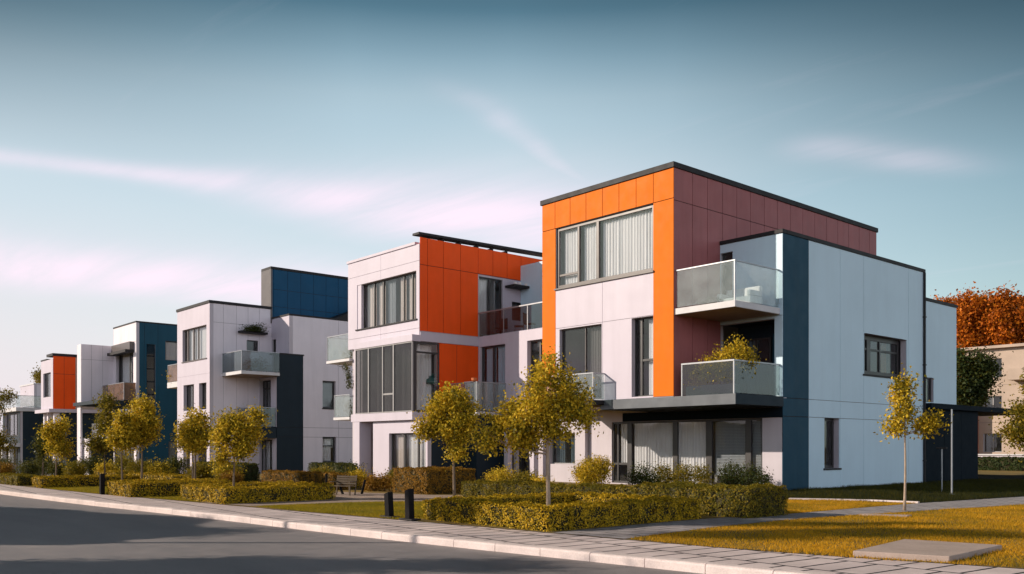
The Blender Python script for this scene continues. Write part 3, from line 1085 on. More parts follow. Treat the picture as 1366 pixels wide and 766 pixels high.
M['shade_ground'] = surf('dark_shade_ground', (0.012, 0.015, 0.010), 0.95, 0.3, 2.0, bump=0.5, spec=0.05)  # dark sheet under the grass, painting the shade beside the wall
sb = MB()
sb.quad([(2.3, -3.9, 0.012), (3.0, -3.9, 0.012), (6.2, -1.9, 0.012), (2.3, -1.9, 0.012)])
sb.quad([(2.3, -1.9, 0.012), (6.2, -1.9, 0.012), (9.7, -0.8, 0.012), (2.3, -0.8, 0.012)])
sb.quad([(2.3, -0.8, 0.012), (9.75, -0.8, 0.012), (10.45, 6.0, 0.012), (2.3, 6.0, 0.012)])
sb.quad([(2.3, 6.0, 0.012), (10.45, 6.0, 0.012), (11.4, 14.0, 0.012), (2.3, 14.0, 0.012)])
sb.quad([(2.3, 14.0, 0.012), (11.4, 14.0, 0.012), (13.9, 30.0, 0.012), (-3.0, 30.0, 0.012)])
tag(sb.build('shade_patch', 'shade_ground'), kind='structure')


# grass blades on the lawns that lie open to view
def grass(name, poly, n, h, label, stops, seed, tilt=0.35):
    rng = np.random.default_rng(seed)
    xs = np.array([p[0] for p in poly]); ys = np.array([p[1] for p in poly])
    P = np.empty((0, 2))
    while len(P) < n:
        q = np.column_stack([rng.uniform(xs.min(), xs.max(), n), rng.uniform(ys.min(), ys.max(), n)])
        ins = np.zeros(n, bool)
        j = len(poly) - 1
        for i in range(len(poly)):
            xi, yi, xj, yj = xs[i], ys[i], xs[j], ys[j]
            cnd = ((yi > q[:, 1]) != (yj > q[:, 1])) & (q[:, 0] < (xj - xi) * (q[:, 1] - yi) / (yj - yi + 1e-12) + xi)
            ins ^= cnd
            j = i
        den = 0.5 + 0.5 * np.sin(q[:, 0] * 1.9 + 1) * np.cos(q[:, 1] * 1.5) + rng.uniform(0, 0.8, n)
        P = np.concatenate([P, q[ins & (den > 0.32)]])
    P = P[:n]
    hh = h * rng.uniform(0.45, 1.3, n) * (0.85 + 0.3 * np.sin(P[:, 0] * 2.3) * np.sin(P[:, 1] * 1.7 + 1))
    a = rng.uniform(0, 2 * np.pi, n)
    w = rng.uniform(0.004, 0.009, n)
    d = np.column_stack([np.cos(a), np.sin(a), np.zeros(n)])
    tl = np.column_stack([rng.normal(size=n), rng.normal(size=n), np.zeros(n)]) * (tilt * hh)[:, None]
    B = np.column_stack([P, np.full(n, 0.006)])
    v = np.empty((n, 3, 3))
    v[:, 0] = B - d * w[:, None]
    v[:, 1] = B + d * w[:, None]
    v[:, 2] = B + tl + np.array([0, 0, 1.0]) * hh[:, None]
    m = leafmat(name + '_blades', stops, 0.5, 0.55, 0.6, 0.3)
    me = quads_mesh(name, v.reshape(-1, 3), [m], k=3)
    o = link(bpy.data.objects.new(name, me))
    return tag(o, label, 'grass', kind='stuff')


DRY = [(0.0, (0.07, 0.07, 0.01)), (0.28, (0.22, 0.165, 0.014)), (0.5, (0.56, 0.30, 0.018)), (0.75, (0.80, 0.41, 0.024)), (1.0, (0.84, 0.50, 0.05))]
GRN = [(0.0, (0.05, 0.06, 0.008)), (0.4, (0.18, 0.165, 0.014)), (0.8, (0.40, 0.27, 0.02)), (1.0, (0.52, 0.32, 0.025))]
SHADE_GRN = [(0.0, (0.003, 0.008, 0.005)), (0.5, (0.008, 0.017, 0.008)), (1.0, (0.02, 0.028, 0.011))]  # grass colours with the shade by the side wall put in
grass('lawn_grass', [(11.0, -15.0), (12.6, -14.95), (15.3, -14.5), (17.0, -13.9), (20, -13.3), (21, -6), (18, 2), (12.2, 2), (11.3, -4), (10.8, -7), (10.6, -9.5), (10.65, -12)], 150000, 0.055,
      'dry golden grass of the lawn between pavement and garden path', DRY, 3)
grass('lawn_grass', [(9.5, -7.2), (9.55, -4), (9.6, -0.9), (6.2, -1.9), (3.0, -4.0), (3.2, -6.6), (9.6, -7.5)], 42000, 0.05,
      'sunlit triangle of golden grass behind the long clipped hedge', DRY, 4)
grass('lawn_grass', [(-1.7, -16.0), (0.9, -15.97), (4.85, -15.55), (4.85, -10.5), (0.6, -9.4), (-1.4, -13.2)], 60000, 0.05,
      'green and gold grass between the bollards and the gravel path', GRN, 5)
grass('lawn_grass', [(-8.4, -16.75), (-6.45, -16.55), (-4.7, -16.35), (-4.7, -13.1), (-8.5, -12.9)], 20000, 0.05,
      'small patch of grass between the two rings of low hedge', GRN, 6)
grass('lawn_grass', [(-17.8, -17.4), (-11.3, -17.1), (-11.2, -14.5), (-17.5, -14.0)], 20000, 0.05,
      'strip of grass at the street beside the leftmost hedges', GRN, 7)
grass('shade_grass', [(2.9, 2.6), (2.95, 21), (10.2, 21), (10.3, 6), (9.7, -0.75), (6.2, -1.8), (3.0, -3.9), (2.6, -1.0)], 70000, 0.11,
      'grass along the foot of the pale side wall, its shade put in as dark green', SHADE_GRN, 8)

# ================================================================== HOUSE with the orange frame (nearest)
A = empty('house', (-2.0, 7.5, 0), 'nearest three storey house with a bright orange frame round a big curtained window', 'house', 'houses along the street')
# --- orange frame on the street front
seams = [-6.40, -5.48, -4.55, -3.62, -2.72, -1.82, -0.95]
mb = MB()
clad(mb, 'y', 0.0, -7.2, 0.03, 11.05, 12.2, seams, (11.05,), (), mi=0, mj=1)
clad(mb, 'y', 0.0, -7.2, -6.37, 3.55, 11.05, (), (11.05,), (), mi=0, mj=1)
clad(mb, 'y', 0.0, -0.95, 0.03, 3.58, 11.05, (), (11.05,), (), mi=0, mj=1)
mb.build('orange_cladding', ['orange', 'joint'], A, bevel=0.004)
opsA = [(-6.37, -0.95, 8.45, 11.048), (-6.13, -3.67, 3.62, 6.68), (-2.06, -0.96, 3.62, 6.72)]
mb = MB()
wall(mb, 'y', 0.001, 0.3, -7.2, 0.0, 3.4, 12.2, opsA, 0)
clad(mb, 'y', 0.001, -6.368, -0.952, 3.56, 8.45, (-3.63,), (6.74,), opsA, t=0.022, mi=1, mj=2, gap=0.008)
mb.build('front_wall', ['plaster', 'white', 'joint_pale'], A)
W = window(A, 'y', 0.0, -6.368, -0.952, 8.45, 11.045, 0.06, [-5.07, (-3.97, 0.07)], [(-6.20, -5.12, 9.0)], 0.13, 'frame_bronze',
           curt=[(-6.1, -5.2), (-4.95, -4.1), (-3.85, -1.02)], sill=0.04, label='wide top window with white curtains')
W2 = window(A, 'y', 0.0, -6.13, -3.67, 3.62, 6.68, 0.12, [(-4.72, 0.02)], [], 0.05, 'frame_bronze', curt=[(-4.65, -3.72, 0.03, 'curtain_beige')], pane='pane_dark', label='first floor window with one beige curtain')
W3 = window(A, 'y', 0.0, -2.06, -0.96, 3.62, 6.72, 0.18, [-1.72], [(-1.68, -1.0, 5.05)], 0.05, 'frame', curt=[(-1.55, -1.02)], label='tall narrow window beside the orange pier')
# --- plum side wall
mb = MB()
wall(mb, 'x', 0.0, 0.3, 0.301, 15.7, 0.0, 12.2, [(3.15, 14.4, 0.0, 9.5), (0.301, 3.15, 0.0, 3.36)], 0)
sy = [1.13, 2.08, 3.06, 4.03, 5.0, 6.0, 7.0, 8.0, 9.0, 10.0, 11.0, 12.0, 13.0, 14.0, 15.0]
clad(mb, 'x', 0.0, 0.0, 15.7, 3.56, 12.2, sy, (6.7, 10.98), [(2.93, 15.7, 3.0, 9.79)], mi=1, mj=2)
mb.build('side_wall', ['plaster', 'plum', 'joint'], A)
mb = MB()
mb.box(-7.2, 0.302, 3.4, -6.95, 15.7, 12.2)
mb.box(-7.2, 3.23, 0, -6.95, 15.7, 3.38)
mb.box(-6.949, 15.45, 0, -0.302, 15.7, 12.2)
mb.build('rear_wall', ['plaster'], A)
mb = MB()
mb.box(-6.94, 0.31, 11.95, -0.31, 15.44, 12.15, 0)
mb.build('roof', 'roof', A)
mb = MB()
cap(mb, -7.2, 0, 0.0, 15.7, 12.203, 0.21, 0.4, 0.085)
mb.build('roof_edge', 'cap', A, bevel=0.01)
mb = MB()
mb.box(-6.94, 0.31, 3.38, -0.31, 15.4, 3.56)
mb.box(-6.94, 0.31, 6.85, -0.31, 15.4, 7.05)
mb.box(-6.9, 5.2, 3.57, -0.31, 5.3, 6.84, 1)
mb.box(-6.9, 5.2, 7.06, -0.31, 5.3, 11.9, 1)
mb.build('storey_floor', ['floor', 'inner'], A)
# --- ground floor front, set back under the storey above
opsG = [(-4.75, 1.95, 0.06, 2.76)]
mb = MB()
wall(mb, 'y', 2.93, 0.25, -7.2, 2.805, 0.0, 3.38, [(-5.82, 1.95, 0.06, 2.76)], 0)
mb.build('ground_floor_wall', ['plaster'], A)
mb = MB()
mb.box(-5.15, 2.90, 2.765, 2.83, 2.926, 3.14)
mb.build('lintel', ['navy'], A)
window(A, 'y', 2.93, -5.82, 1.95, 0.06, 2.76, 0.06, [(-5.5, 0.05), (-4.82, 0.13), (-2.3, 0.13), (-0.58, 0.15), (1.28, 0.13)], [(-5.75, -4.95, 0.9)], 0.08, 'frame',
       curt=[(-5.45, -5.0, 0.9), (-4.65, -2.4), (-2.2, -0.75)], blind=[(-0.36, 1.18, 0.5), (1.38, 1.88, 0.1)], label='ground floor glass wall with curtains and blinds', curt_d=0.12)
mb = MB()
mb.box(-7.2, 3.2, -0.02, 2.5, 14.3, 0.05, 0)
mb.box(-7.0, 6.4, 0.06, 2.5, 6.5, 3.36, 1)
mb.build('ground_floor', ['floor', 'inner'], A)
# --- canopy and balconies
mb = MB()
mb.box(-3.67, -0.12, 3.165, 2.86, 2.925, 3.545, 0)
mb.box(-3.63, -0.08, 3.15, 2.82, 2.92, 3.164, 1)
mb.box(-7.2, 0.31, 3.30, -3.68, 2.92, 3.379, 2)
mb.box(2.863, -0.11, 3.17, 2.878, 2.92, 3.54, 3)  # thin dark plate, painting the shade on the canopy's right side
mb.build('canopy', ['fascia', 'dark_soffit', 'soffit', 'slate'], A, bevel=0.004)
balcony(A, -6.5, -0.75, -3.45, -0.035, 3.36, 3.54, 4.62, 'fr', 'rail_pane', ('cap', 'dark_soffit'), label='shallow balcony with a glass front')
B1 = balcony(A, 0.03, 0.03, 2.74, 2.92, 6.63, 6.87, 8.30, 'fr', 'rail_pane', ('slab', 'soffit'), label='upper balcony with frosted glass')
rb = MB()
i = 0.06
rb.box(0.38, -0.02, 4.71, 2.74, 0.045, 4.77)
rb.box(2.675, 0.046, 4.71, 2.74, 2.92, 4.77)
rb.box(2.68, -0.01, 3.546, 2.73, 0.04, 4.709)
rb.box(0.38, -0.01, 3.546, 0.43, 0.04, 4.709)
lower = rb.build('railing', 'steel', A, bevel=0.004)
for q in ((0.44, 0.0, 3.58, 2.67, 0.016, 4.70), (2.70, 0.06, 3.58, 2.716, 2.90, 4.70)):
    gm = MB(); gm.box(*q); gm.build('glass_panel', 'rail_clear', lower)
# --- pale block on the right
opsF = [(0.02, 2.5, 3.56, 6.5), (0.04, 0.62, 6.9, 9.35)]
facade(A, 'block_front', 'y', 2.93, 0.032, 2.84, 3.39, 9.68, opsF, (), (6.6,), 'side_white', 'joint_pale', gap=0.008)
mb = MB()
mb.box(0.04, 4.1, 3.55, 2.55, 4.2, 6.6, 0)
mb.box(2.501, 3.19, 3.55, 2.56, 4.1, 6.6, 0)
mb.box(0.04, 3.19, 6.501, 2.5, 4.1, 6.6, 0)
mb.box(1.70, 4.04, 3.6, 2.49, 4.099, 6.1, 1)
mb.build('loggia_wall', ['slate', 'teal'], A)
window(A, 'y', 4.1, 0.34, 1.62, 3.6, 5.98, -0.09, [0.98], [], 0.07, 'frame', curt=[], name='balcony_door', pane='pane_dark')
cm = MB(); drape(cm, 'y', 4.1, 0.5, 0.9, -0.025, 3.65, 5.9, 0.012); cm.build('curtain', 'curtain_blue', A, smooth=True)
window(A, 'y', 2.93, 0.04, 0.62, 6.9, 9.35, 0.1, [], [], 0.06, 'frame', name='balcony_door', pane='pane_dark')
opsS = [(9.09, 12.93, 4.72, 6.45), (5.9, 7.06, 0.80, 2.80)]
facade(A, 'side_block_wall', 'x', 2.81, 4.74, 14.65, 0.0, 9.68, opsS, (7.12, 9.05, 13.1), (2.81, 3.5), 'side_white', 'joint_pale', gap=0.010)
mb = MB()
wall(mb, 'x', 2.81, 0.25, 3.181, 4.74, 0, 9.68, (), 1)
clad(mb, 'x', 2.81, 2.93, 4.735, 0.0, 9.68, (), (2.81, 3.5), (), mi=0, mj=2, t=0.034)
mb.build('corner_panel', ['teal', 'plaster', 'joint'], A)
window(A, 'x', 2.81, 9.09, 12.93, 4.72, 6.45, 0.30, [(10.1, 0.16), (11.1, 0.05)], [(9.3, 12.7, 5.85)], 0.2, 'frame', curt=[(11.3, 12.1, 0.1, 'curtain_orange'), (9.6, 10.4)], sill=0.12, pane='pane_dark', fd=0.1, label='deep set side window with an orange curtain')
window(A, 'x', 2.81, 5.9, 7.06, 0.80, 2.80, 0.22, [], [], 0.1, 'frame', curt=[], sill=0.08, pane='pane_dark', label='narrow ground floor side window')
mb = MB()
mb.box(0.05, 14.41, 0, 2.80, 14.65, 9.68)
mb.build('block_rear_wall', 'plaster', A)
mb = MB()
mb.box(0.045, 3.2, 9.5, 2.54, 14.4, 9.64)
mb.box(0.05, 3.2, 6.66, 2.54, 14.4, 6.84, 1)
mb.box(0.05, 4.25, 3.4, 2.54, 14.4, 3.54, 1)
mb.build('block_roof', ['roof', 'floor'], A)
mb = MB()
cap(mb, 0.11, 2.93, 2.81, 14.65, 9.683, 0.15, 0.3, 0.075)
mb.build('block_roof_edge', 'cap', A, bevel=0.01)
mb = MB()
mb.tube([(2.90, 14.58, 0.0), (2.90, 14.58, 9.66)], [0.055, 0.055], 10)
for z in (1.0, 3.2, 5.4, 7.6): mb.box(2.82, 14.51, z, 2.965, 14.65, z + 0.05)
mb.build('drainpipe', 'cap', A)
# --- rear wing, lower
facade(A, 'rear_wing_wall', 'x', 2.70, 14.66, 18.4, 3.7, 8.45, [(14.7, 15.9, 3.75, 4.9)], (), (), 'side_white', 'joint_pale')
window(A, 'x', 2.70, 14.7, 15.9, 3.75, 4.9, 0.08, [], [], 0.06, 'frame', pane='pane_dark')
mb = MB()
mb.box(-3, 14.67, 3.7, 2.44, 18.4, 8.4)
mb.build('rear_wing_body', 'plaster', A)
mb = MB()
cap(mb, -3, 14.75, 2.70, 18.4, 8.453, 0.14, 0.3, 0.075)
mb.build('rear_wing_roof_edge', 'cap', A)

# ---- garage with flat roof behind the house
G = empty('garage', (2.9, 18, 0), 'dark navy garage with a flat roof reaching out over an open carport', 'garage')
mb = MB()
clad(mb, 'x', 2.80, 14.9, 20.7, 0.0, 3.42, (16.8, 18.7), (), (), mi=0, mj=1)
wall(mb, 'x', 2.80, 0.2, 14.9, 20.7, 0.0, 3.42, (), 0)
mb.box(-3.0, 20.5, 0, 2.59, 20.7, 3.42, 0)
mb.build('wall', ['navy', 'joint'], G)
mb = MB()
mb.box(-4.2, 14.85, 3.43, 3.1, 27.5, 3.68)
mb.build('roof', 'navy', G, bevel=0.01)
for (x_, y_) in ((2.9, 27.2), (-4.0, 27.2)):
    mb = MB(); mb.box(x_ - 0.06, y_ - 0.06, 0, x_ + 0.06, y_ + 0.06, 3.43); mb.build('post', 'navy', G)

# ================================================================== HOUSE with the glazed bay and burnt orange side
B = empty('house', (-16, 4, 0), 'second house with a burnt orange side wall above a glazed grey bay window', 'house', 'houses along the street')
XB = -15.03
opB = [(-20.84, -15.29, 8.03, 10.43)]
facade(B, 'upper_front_wall', 'y', -1.0, -21.77, XB + 0.0, 7.0, 11.72, opB, (-18.5,), (10.9, 7.55), 'white', 'joint_pale', gap=0.008)
window(B, 'y', -1.0, -20.84, -15.29, 8.03, 10.43, 0.16, [-20.5, -19.41, (-18.55, 0.07), (-16.64, 0.04), (-15.87, 0.05), -15.4], [], 0.06, 'frame',
       curt=[(-20.4, -19.5), (-19.3, -18.65), (-18.4, -17.7, 0.03, 'blind'), (-17.2, -16.7), (-16.55, -15.95), (-15.8, -15.45)], cmat='curtain_beige', sill=0.1, pane='pane', label='long top window with half drawn curtains')
mb = MB()
mb.box(-21.85, -1.09, 11.722, XB - 0.3, -0.7, 11.86)
mb.build('coping', 'white', B, bevel=0.01)
mb = MB()
wall(mb, 'x', XB, 0.25, -0.749, 8.2, 7.0, 12.05, [(2.78, 4.40, 7.42, 10.58), (5.05, 5.95, 8.5, 9.5)], 0)
clad(mb, 'x', XB, -1.0, 8.2, 7.42, 12.05, (-0.55, 0.43, 1.54, 2.70, 3.7, 4.7, 5.7), (10.7,), [(2.70, 8.2, 7.0, 10.69)], mi=1, mj=2)
clad(mb, 'x', XB, 4.40, 8.2, 7.42, 10.66, (), (), [(5.05, 5.95, 8.5, 9.5)], mi=3, mj=2, t=0.02)
mb.build('orange_side_wall', ['plaster', 'deep_orange', 'joint', 'white'], B)
window(B, 'x', XB, 2.78, 4.40, 7.42, 10.58, 0.08, [3.55], [], 0.07, 'frame', curt=[(2.85, 3.5)], name='terrace_door', pane='pane')
window(B, 'x', XB, 5.05, 5.95, 8.5, 9.5, 0.12, [], [], 0.06, 'frame', pane='pane_dark', label='small square window')
mb = MB()
mb.box(-21.49, -0.74, 11.45, XB - 0.3, 7.9, 11.7)
mb.prism([(XB - 0.42, -1.15), (XB + 0.14, -1.15), (XB + 0.14, 8.4), (XB - 0.42, 8.4)], lambda x, y: 12.16 + (y + 1.15) * 0.018, lambda x, y: 12.27 + (y + 1.15) * 0.018)
for y_ in (0.43, 1.54, 2.7, 3.7, 4.7):
    mb.box(XB - 0.5, y_ - 0.04, 12.04, XB + 0.02, y_ + 0.04, 12.18)
mb.build('roof', 'cap', B)
mb = MB()
mb.box(-21.77, -0.748, -0.05, -21.5, 8.2, 11.72, 0)
mb.box(-21.5, 7.95, -0.05, XB - 0.25, 8.2, 12.0, 0)
mb.box(-21.49, -0.74, 6.9, XB - 0.26, 7.94, 7.15, 1)
mb.box(-21.49, 4.0, 7.16, XB - 0.26, 4.1, 11.6, 2)
mb.build('rear_wall', ['plaster', 'floor', 'inner'], B)
# awning shelf above the terrace
mb = MB()
mb.box(XB + 0.025, 4.55, 10.18, XB + 0.75, 6.6, 10.30)
AW = mb.build('awning_shelf', 'cap', B, bevel=0.01)
# bay window
mb = MB()
mb.box(-20.45, -1.5, 6.87, XB + 0.06, -1.0, 7.2, 0)
mb.build('white_band', ['white'], B, bevel=0.012)
mb = MB()
mb.box(XB - 0.3, -0.999, 6.9, XB + 0.06, 2.72, 7.36, 0)
mb.build('white_band', ['white'], B, bevel=0.012)
mb = MB()
mb.box(-20.7, -1.5, 2.99, XB + 0.06, 2.7, 3.40, 0)
mb.build('white_band', ['white'], B, bevel=0.012)
window(B, 'y', -1.47, -20.32, XB + 0.02, 3.41, 6.86, 0.0, [(-19.0, 0.05), (-17.65, 0.04), (-16.67, 0.05)], [(-17.6, -16.72, 4.35)], 0.05, 'frame_grey', pane='bay_pane', name='bay_window',
       curt=[(-18.9, -17.7), (-16.6, -15.1)], label='grey glazed bay facing the street', curt_d=0.5)
window(B, 'x', XB + 0.03, -1.38, 0.18, 3.41, 6.86, 0.0, [(-1.28, 0.07)], [(-1.3, 0.1, 6.35)], 0.07, 'frame', pane='pane', name='bay_window', curt=[(-0.7, 0.1)], label='side pane of the bay', curt_d=0.6)
mb = MB()
mb.box(-20.31, -0.2, 3.41, XB - 0.5, 7.9, 3.5, 0)
mb.box(-20.6, -1.0, 3.4, -20.35, 2.5, 6.86, 1)
mb.box(-20.3, 2.6, 3.4, XB - 0.3, 2.75, 6.86, 2)
mb.build('bay_room', ['floor', 'plaster', 'inner'], B)
mb = MB()
clad(mb, 'x', XB, 0.22, 2.70, 3.41, 6.89, (1.3,), (), (), mi=0, mj=1, t=0.02)
wall(mb, 'x', XB, 0.2, 0.19, 2.7, 3.41, 6.89, (), 0)
mb.build('lower_orange_panel', ['deep_orange', 'joint'], B)
# white pier, porch wall
mb = MB()
mb.box(-20.45, -1.48, -0.1, -19.87, -0.75, 2.985)
mb.box(-21.2, -1.0, 0.0, -20.46, -0.75, 11.0)
mb.build('pier', 'white', B, bevel=0.01)
facade(B, 'porch_wall', 'y', -1.25, -18.85, -14.0, -0.05, 2.98, [(-17.35, -14.15, 0.05, 2.35)], (), (), 'white', 'joint_pale', th=0.2)
window(B, 'y', -1.25, -17.35, -14.15, 0.05, 2.35, 0.14, [(-16.2, 0.08), -15.0], [], 0.07, 'frame', curt=[(-17.2, -16.35, 0.03, 'curtain_beige'), (-16.05, -14.25)], label='ground floor glass door with pale curtains')
mb = MB()
mb.box(-20.4, 1.2, -0.05, -14.0, 1.4, 2.98, 0)
mb.box(-14.25, -1.04, -0.05, -14.0, 1.19, 2.98, 1)
mb.box(-14.0, 0.9, -0.05, -12.9, 2.72, 3.2, 1)
mb.build('porch_inner_wall', ['plaster', 'slate'], B)
# right wing: two storeys and a terrace
opW = [(-14.85, -12.85, 3.45, 6.86), (-11.2, -9.3, 3.45, 6.86)]
facade(B, 'wing_front_wall', 'y', 2.73, XB + 0.04, -7.26, 3.4, 7.4, opW, (), (), 'white', 'joint_pale')
window(B, 'y', 2.73, -14.85, -12.85, 3.45, 6.86, 0.1, [(-13.9, 0.07)], [], 0.07, 'frame', curt=[(-14.75, -13.95), (-13.8, -12.95)], cmat='curtain_blue', label='first floor balcony door with blue curtain')
window(B, 'y', 2.73, -11.2, -9.3, 3.45, 6.86, 0.2, [(-10.5, 0.05)], [], 0.06, 'frame_bronze', curt=[(-10.4, -9.5)], pane='pane_dark')
opV = [(-12.9, -12.2, 0.05, 2.9), (-11.95, -11.05, 0.05, 2.9), (-9.6, -7.9, 0.85, 2.3), (-14.2, -13.0, 0.05, 2.9)]
facade(B, 'wing_ground_wall', 'y', 2.73, XB + 0.04, -7.26, -0.05, 3.39, opV, (), (), 'plaster', 'joint_pale')
window(B, 'y', 2.73, -12.9, -12.2, 0.05, 2.9, 0.1, [], [], 0.06, 'frame', pane='pane_dark')
window(B, 'y', 2.73, -11.95, -11.05, 0.05, 2.9, 0.1, [], [], 0.06, 'frame', pane='pane_dark')
window(B, 'y', 2.73, -9.6, -7.9, 0.85, 2.3, 0.12, [], [], 0.05, 'frame_grey', curt=[(-9.5, -8.9), (-8.5, -8.0)], cmat='curtain_blue', pane='pane_dark')
window(B, 'y', 2.73, -14.2, -13.0, 0.05, 2.9, 0.1, [], [], 0.06, 'frame', curt=[(-14.1, -13.5)], cmat='curtain_blue', pane='pane_dark')
mb = MB()
for xx in (-12.1, -10.2):
    mb.box(xx - 0.14, 2.1, -0.05, xx + 0.14, 2.4, 3.39)
mb.box(-12.7, 1.9, 3.39, -7.26, 2.72, 3.46)
mb.build('porch_column', 'white', B, bevel=0.01)
mb = MB()
mb.box(XB + 0.06, 2.99, 7.15, -7.27, 5.69, 7.38, 0)
mb.box(XB + 0.06, 3.0, 3.3, -7.27, 8.0, 3.42, 0)
mb.box(XB + 0.06, 7.5, -0.05, -7.27, 7.7, 7.1, 1)
mb.build('terrace_floor', ['floor', 'inner'], B)
facade(B, 'terrace_block_wall', 'y', 5.7, XB + 0.03, -7.26, 7.39, 11.5, (), (), (), 'side_white', 'joint_pale')
mb = MB()
mb.box(XB + 0.03, 2.70, 8.60, -7.3, 2.77, 8.66)
for xx in (XB + 0.1, -13.0, -11.2, -9.4, -7.4):
    mb.box(xx - 0.02, 2.715, 7.402, xx + 0.02, 2.755, 8.60)
rl = mb.build('terrace_railing', 'steel', B)
for a_, b_ in zip((XB + 0.1, -13.0, -11.2, -9.4), (-13.0, -11.2, -9.4, -7.4)):
    gm = MB(); gm.box(a_ + 0.03, 2.727, 7.43, b_ - 0.03, 2.743, 8.59); gm.build('glass_panel', 'rail_clear', rl)
balcony(B, XB + 0.08, 0.79, -12.76, 2.72, 3.2, 3.40, 4.84, 'fr', 'rail_pane', ('slab', 'soffit'), label='first floor balcony with glass front')
balcony(B, -24.3, -0.95, -21.78, 0.9, 6.40, 6.56, 7.92, 'fl', 'rail_pane', ('slab', 'slab'), label='upper side balcony')
balcony(B, -23.5, -0.95, -21.78, 0.9, 3.16, 3.32, 4.55, 'fl', 'rail_pane', ('slab', 'slab'), label='lower side balcony')

# ================================================================== HOUSE with the blue tower slab on its roof
zC = zg(-42)
Cc = empty('house', (-43, 6, zC), 'white house with a flat petrol blue slab standing on its roof', 'house', 'houses along the street')
xC0, xC1, yC = -41.71, -38.9, -0.5
opC = [(-46.75, -42.24, 8.12, 10.55), (-46.55, -44.55, 4.4, 6.35), (-43.6, -42.25, 4.4, 6.35), (-46.6, -42.2, zC, 2.55)]
facade(Cc, 'front_wall', 'y', yC, -47.8, xC0 + 0.03, zC, 12.05, opC, (), (7.0, 3.4), 'white', 'joint_pale', gap=0.006)
window(Cc, 'y', yC, -46.75, -42.24, 8.12, 10.55, 0.16, [(-46.2, 0.1), (-45.1, 0.08), -44.2], [], 0.07, 'frame_bronze', curt=[(-46.1, -45.3), (-45.0, -42.4)], sill=0.1, label='wide top window with white curtains')
window(Cc, 'y', yC, -46.55, -44.55, 4.4, 6.35, 0.22, [(-45.4, 0.06)], [], 0.07, 'frame', curt=[(-45.3, -44.7)], pane='pane_dark')
window(Cc, 'y', yC, -43.6, -42.25, 4.4, 6.35, 0.22, [(-42.9, 0.05)], [], 0.07, 'frame', curt=[], pane='pane_dark')
mb = MB()
mb.box(-45.3, yC - 0.02, zC - 0.1, -44.75, yC + 0.4, 2.6, 0)
mb.box(-47.5, 1.9, zC - 0.1, -41.9, 2.1, 3.0, 1)
mb.build('porch_column', ['white', 'slate'], Cc)
window(Cc, 'y', 1.9, -47.0, -43.0, zC + 0.05, 2.5, -0.1, [-46, -45, -44], [], 0.06, 'frame', curt=[(-46.8, -45.2)], cmat='curtain_blue', pane='pane_dark', curt_d=0.05)
facade(Cc, 'side_wall', 'x', xC0, -0.249, 4.3, zC, 12.05, [(2.3, 3.2, 8.72, 9.6)], (0.5, 1.5, 2.4, 3.3), (10.7,), 'grey_white', 'joint_pale', gap=0.011)
window(Cc, 'x', xC0, 2.3, 3.2, 8.72, 9.6, 0.06, [], [], 0.06, 'frame', pane='pane_dark', label='small dark window')
mb = MB()
mb.box(-47.8, yC + 0.252, zC, -47.5, 12, 12.05)
mb.box(-47.49, 11.7, zC, xC0 - 0.26, 12, 12.05)
mb.box(-47.49, yC + 0.26, 6.95, xC0 - 0.26, 11.6, 7.15)
mb.box(-47.49, yC + 0.26, 3.0, xC0 - 0.26, 11.6, 3.4)
mb.box(-47.49, yC + 0.26, 11.7, xC0 - 0.26, 11.6, 11.95)
mb.build('rear_wall', 'inner', Cc)
mb = MB()
cap(mb, -47.8, yC, xC0, 4.2, 12.052, 0.2, 0.4, 0.09)
mb.build('roof_edge', 'cap', Cc)
mb = MB()
mb.box(xC0 + 0.03, 1.6, 10.05, xC0 + 0.62, 3.7, 10.2)
mb.build('shelf', 'cap', Cc)
# blue tower slab
mb = MB()
clad(mb, 'x', xC0 + 0.02, 4.45, 14.3, 11.0, 15.1, (5.6, 6.7, 7.8, 8.9, 10.0, 11.1, 12.2), (12.3, 13.6), (), mi=0, mj=1)
mb.box(-43.2, 4.33, 11.0, xC0 + 0.015, 14.3, 15.1, 0)
mb.build('blue_tower', ['blue', 'joint'], Cc)
mb = MB()
mb.box(-43.25, 4.2, 11.0, xC0 + 0.08, 4.328, 15.102, 1)
mb.box(-43.25, 4.2, 15.104, xC0 + 0.09, 14.4, 15.3, 0)
mb.build('tower_edge', ['cap', 'frame_bronze'], Cc)
# lower block
opD = [(5.0, 5.0, 0, 0)]
facade(Cc, 'block_front_wall', 'y', 4.31, xC0 + 0.03, xC1 + 0.03, 7.05, 11.3, [(xC0 + 0.1, -40.95, 7.1, 9.75)], (), (), 'white', 'joint_pale')
window(Cc, 'y', 4.31, xC0 + 0.1, -40.95, 7.1, 9.75, 0.1, [], [], 0.07, 'frame', pane='pane_dark', name='balcony_door')
opE = [(7.03, 8.15, 4.58, 6.66), (7.03, 8.2, 0.49, 2.43)]
facade(Cc, 'block_side_wall', 'x', xC1, 5.42, 22.0, zC, 11.3, opE, (8.4,), (2.4, 3.1), 'grey_white', 'joint_pale', gap=0.012)
facade(Cc, 'block_upper_side_wall', 'x', xC1, 4.57, 5.42, 8.5, 11.3, (), (), (), 'grey_white', 'joint_pale')
window(Cc, 'x', xC1, 7.03, 8.15, 4.58, 6.66, 0.2, [], [], 0.13, 'frame', blind=[(7.15, 8.03)], sill=0.06, pane='pane', label='upper side window with a grey blind')
window(Cc, 'x', xC1, 7.03, 8.2, 0.49, 2.43, 0.2, [], [(7.15, 8.1, 1.75)], 0.13, 'frame', curt=[(7.15, 7.95)], sill=0.06, pane='pane', label='lower side window with a white curtain')
mb = MB()
cap(mb, xC0 + 0.1, 4.31, xC1, 22, 11.303, 0.13, 0.3, 0.06)
mb.build('block_roof_edge', 'cap', Cc)
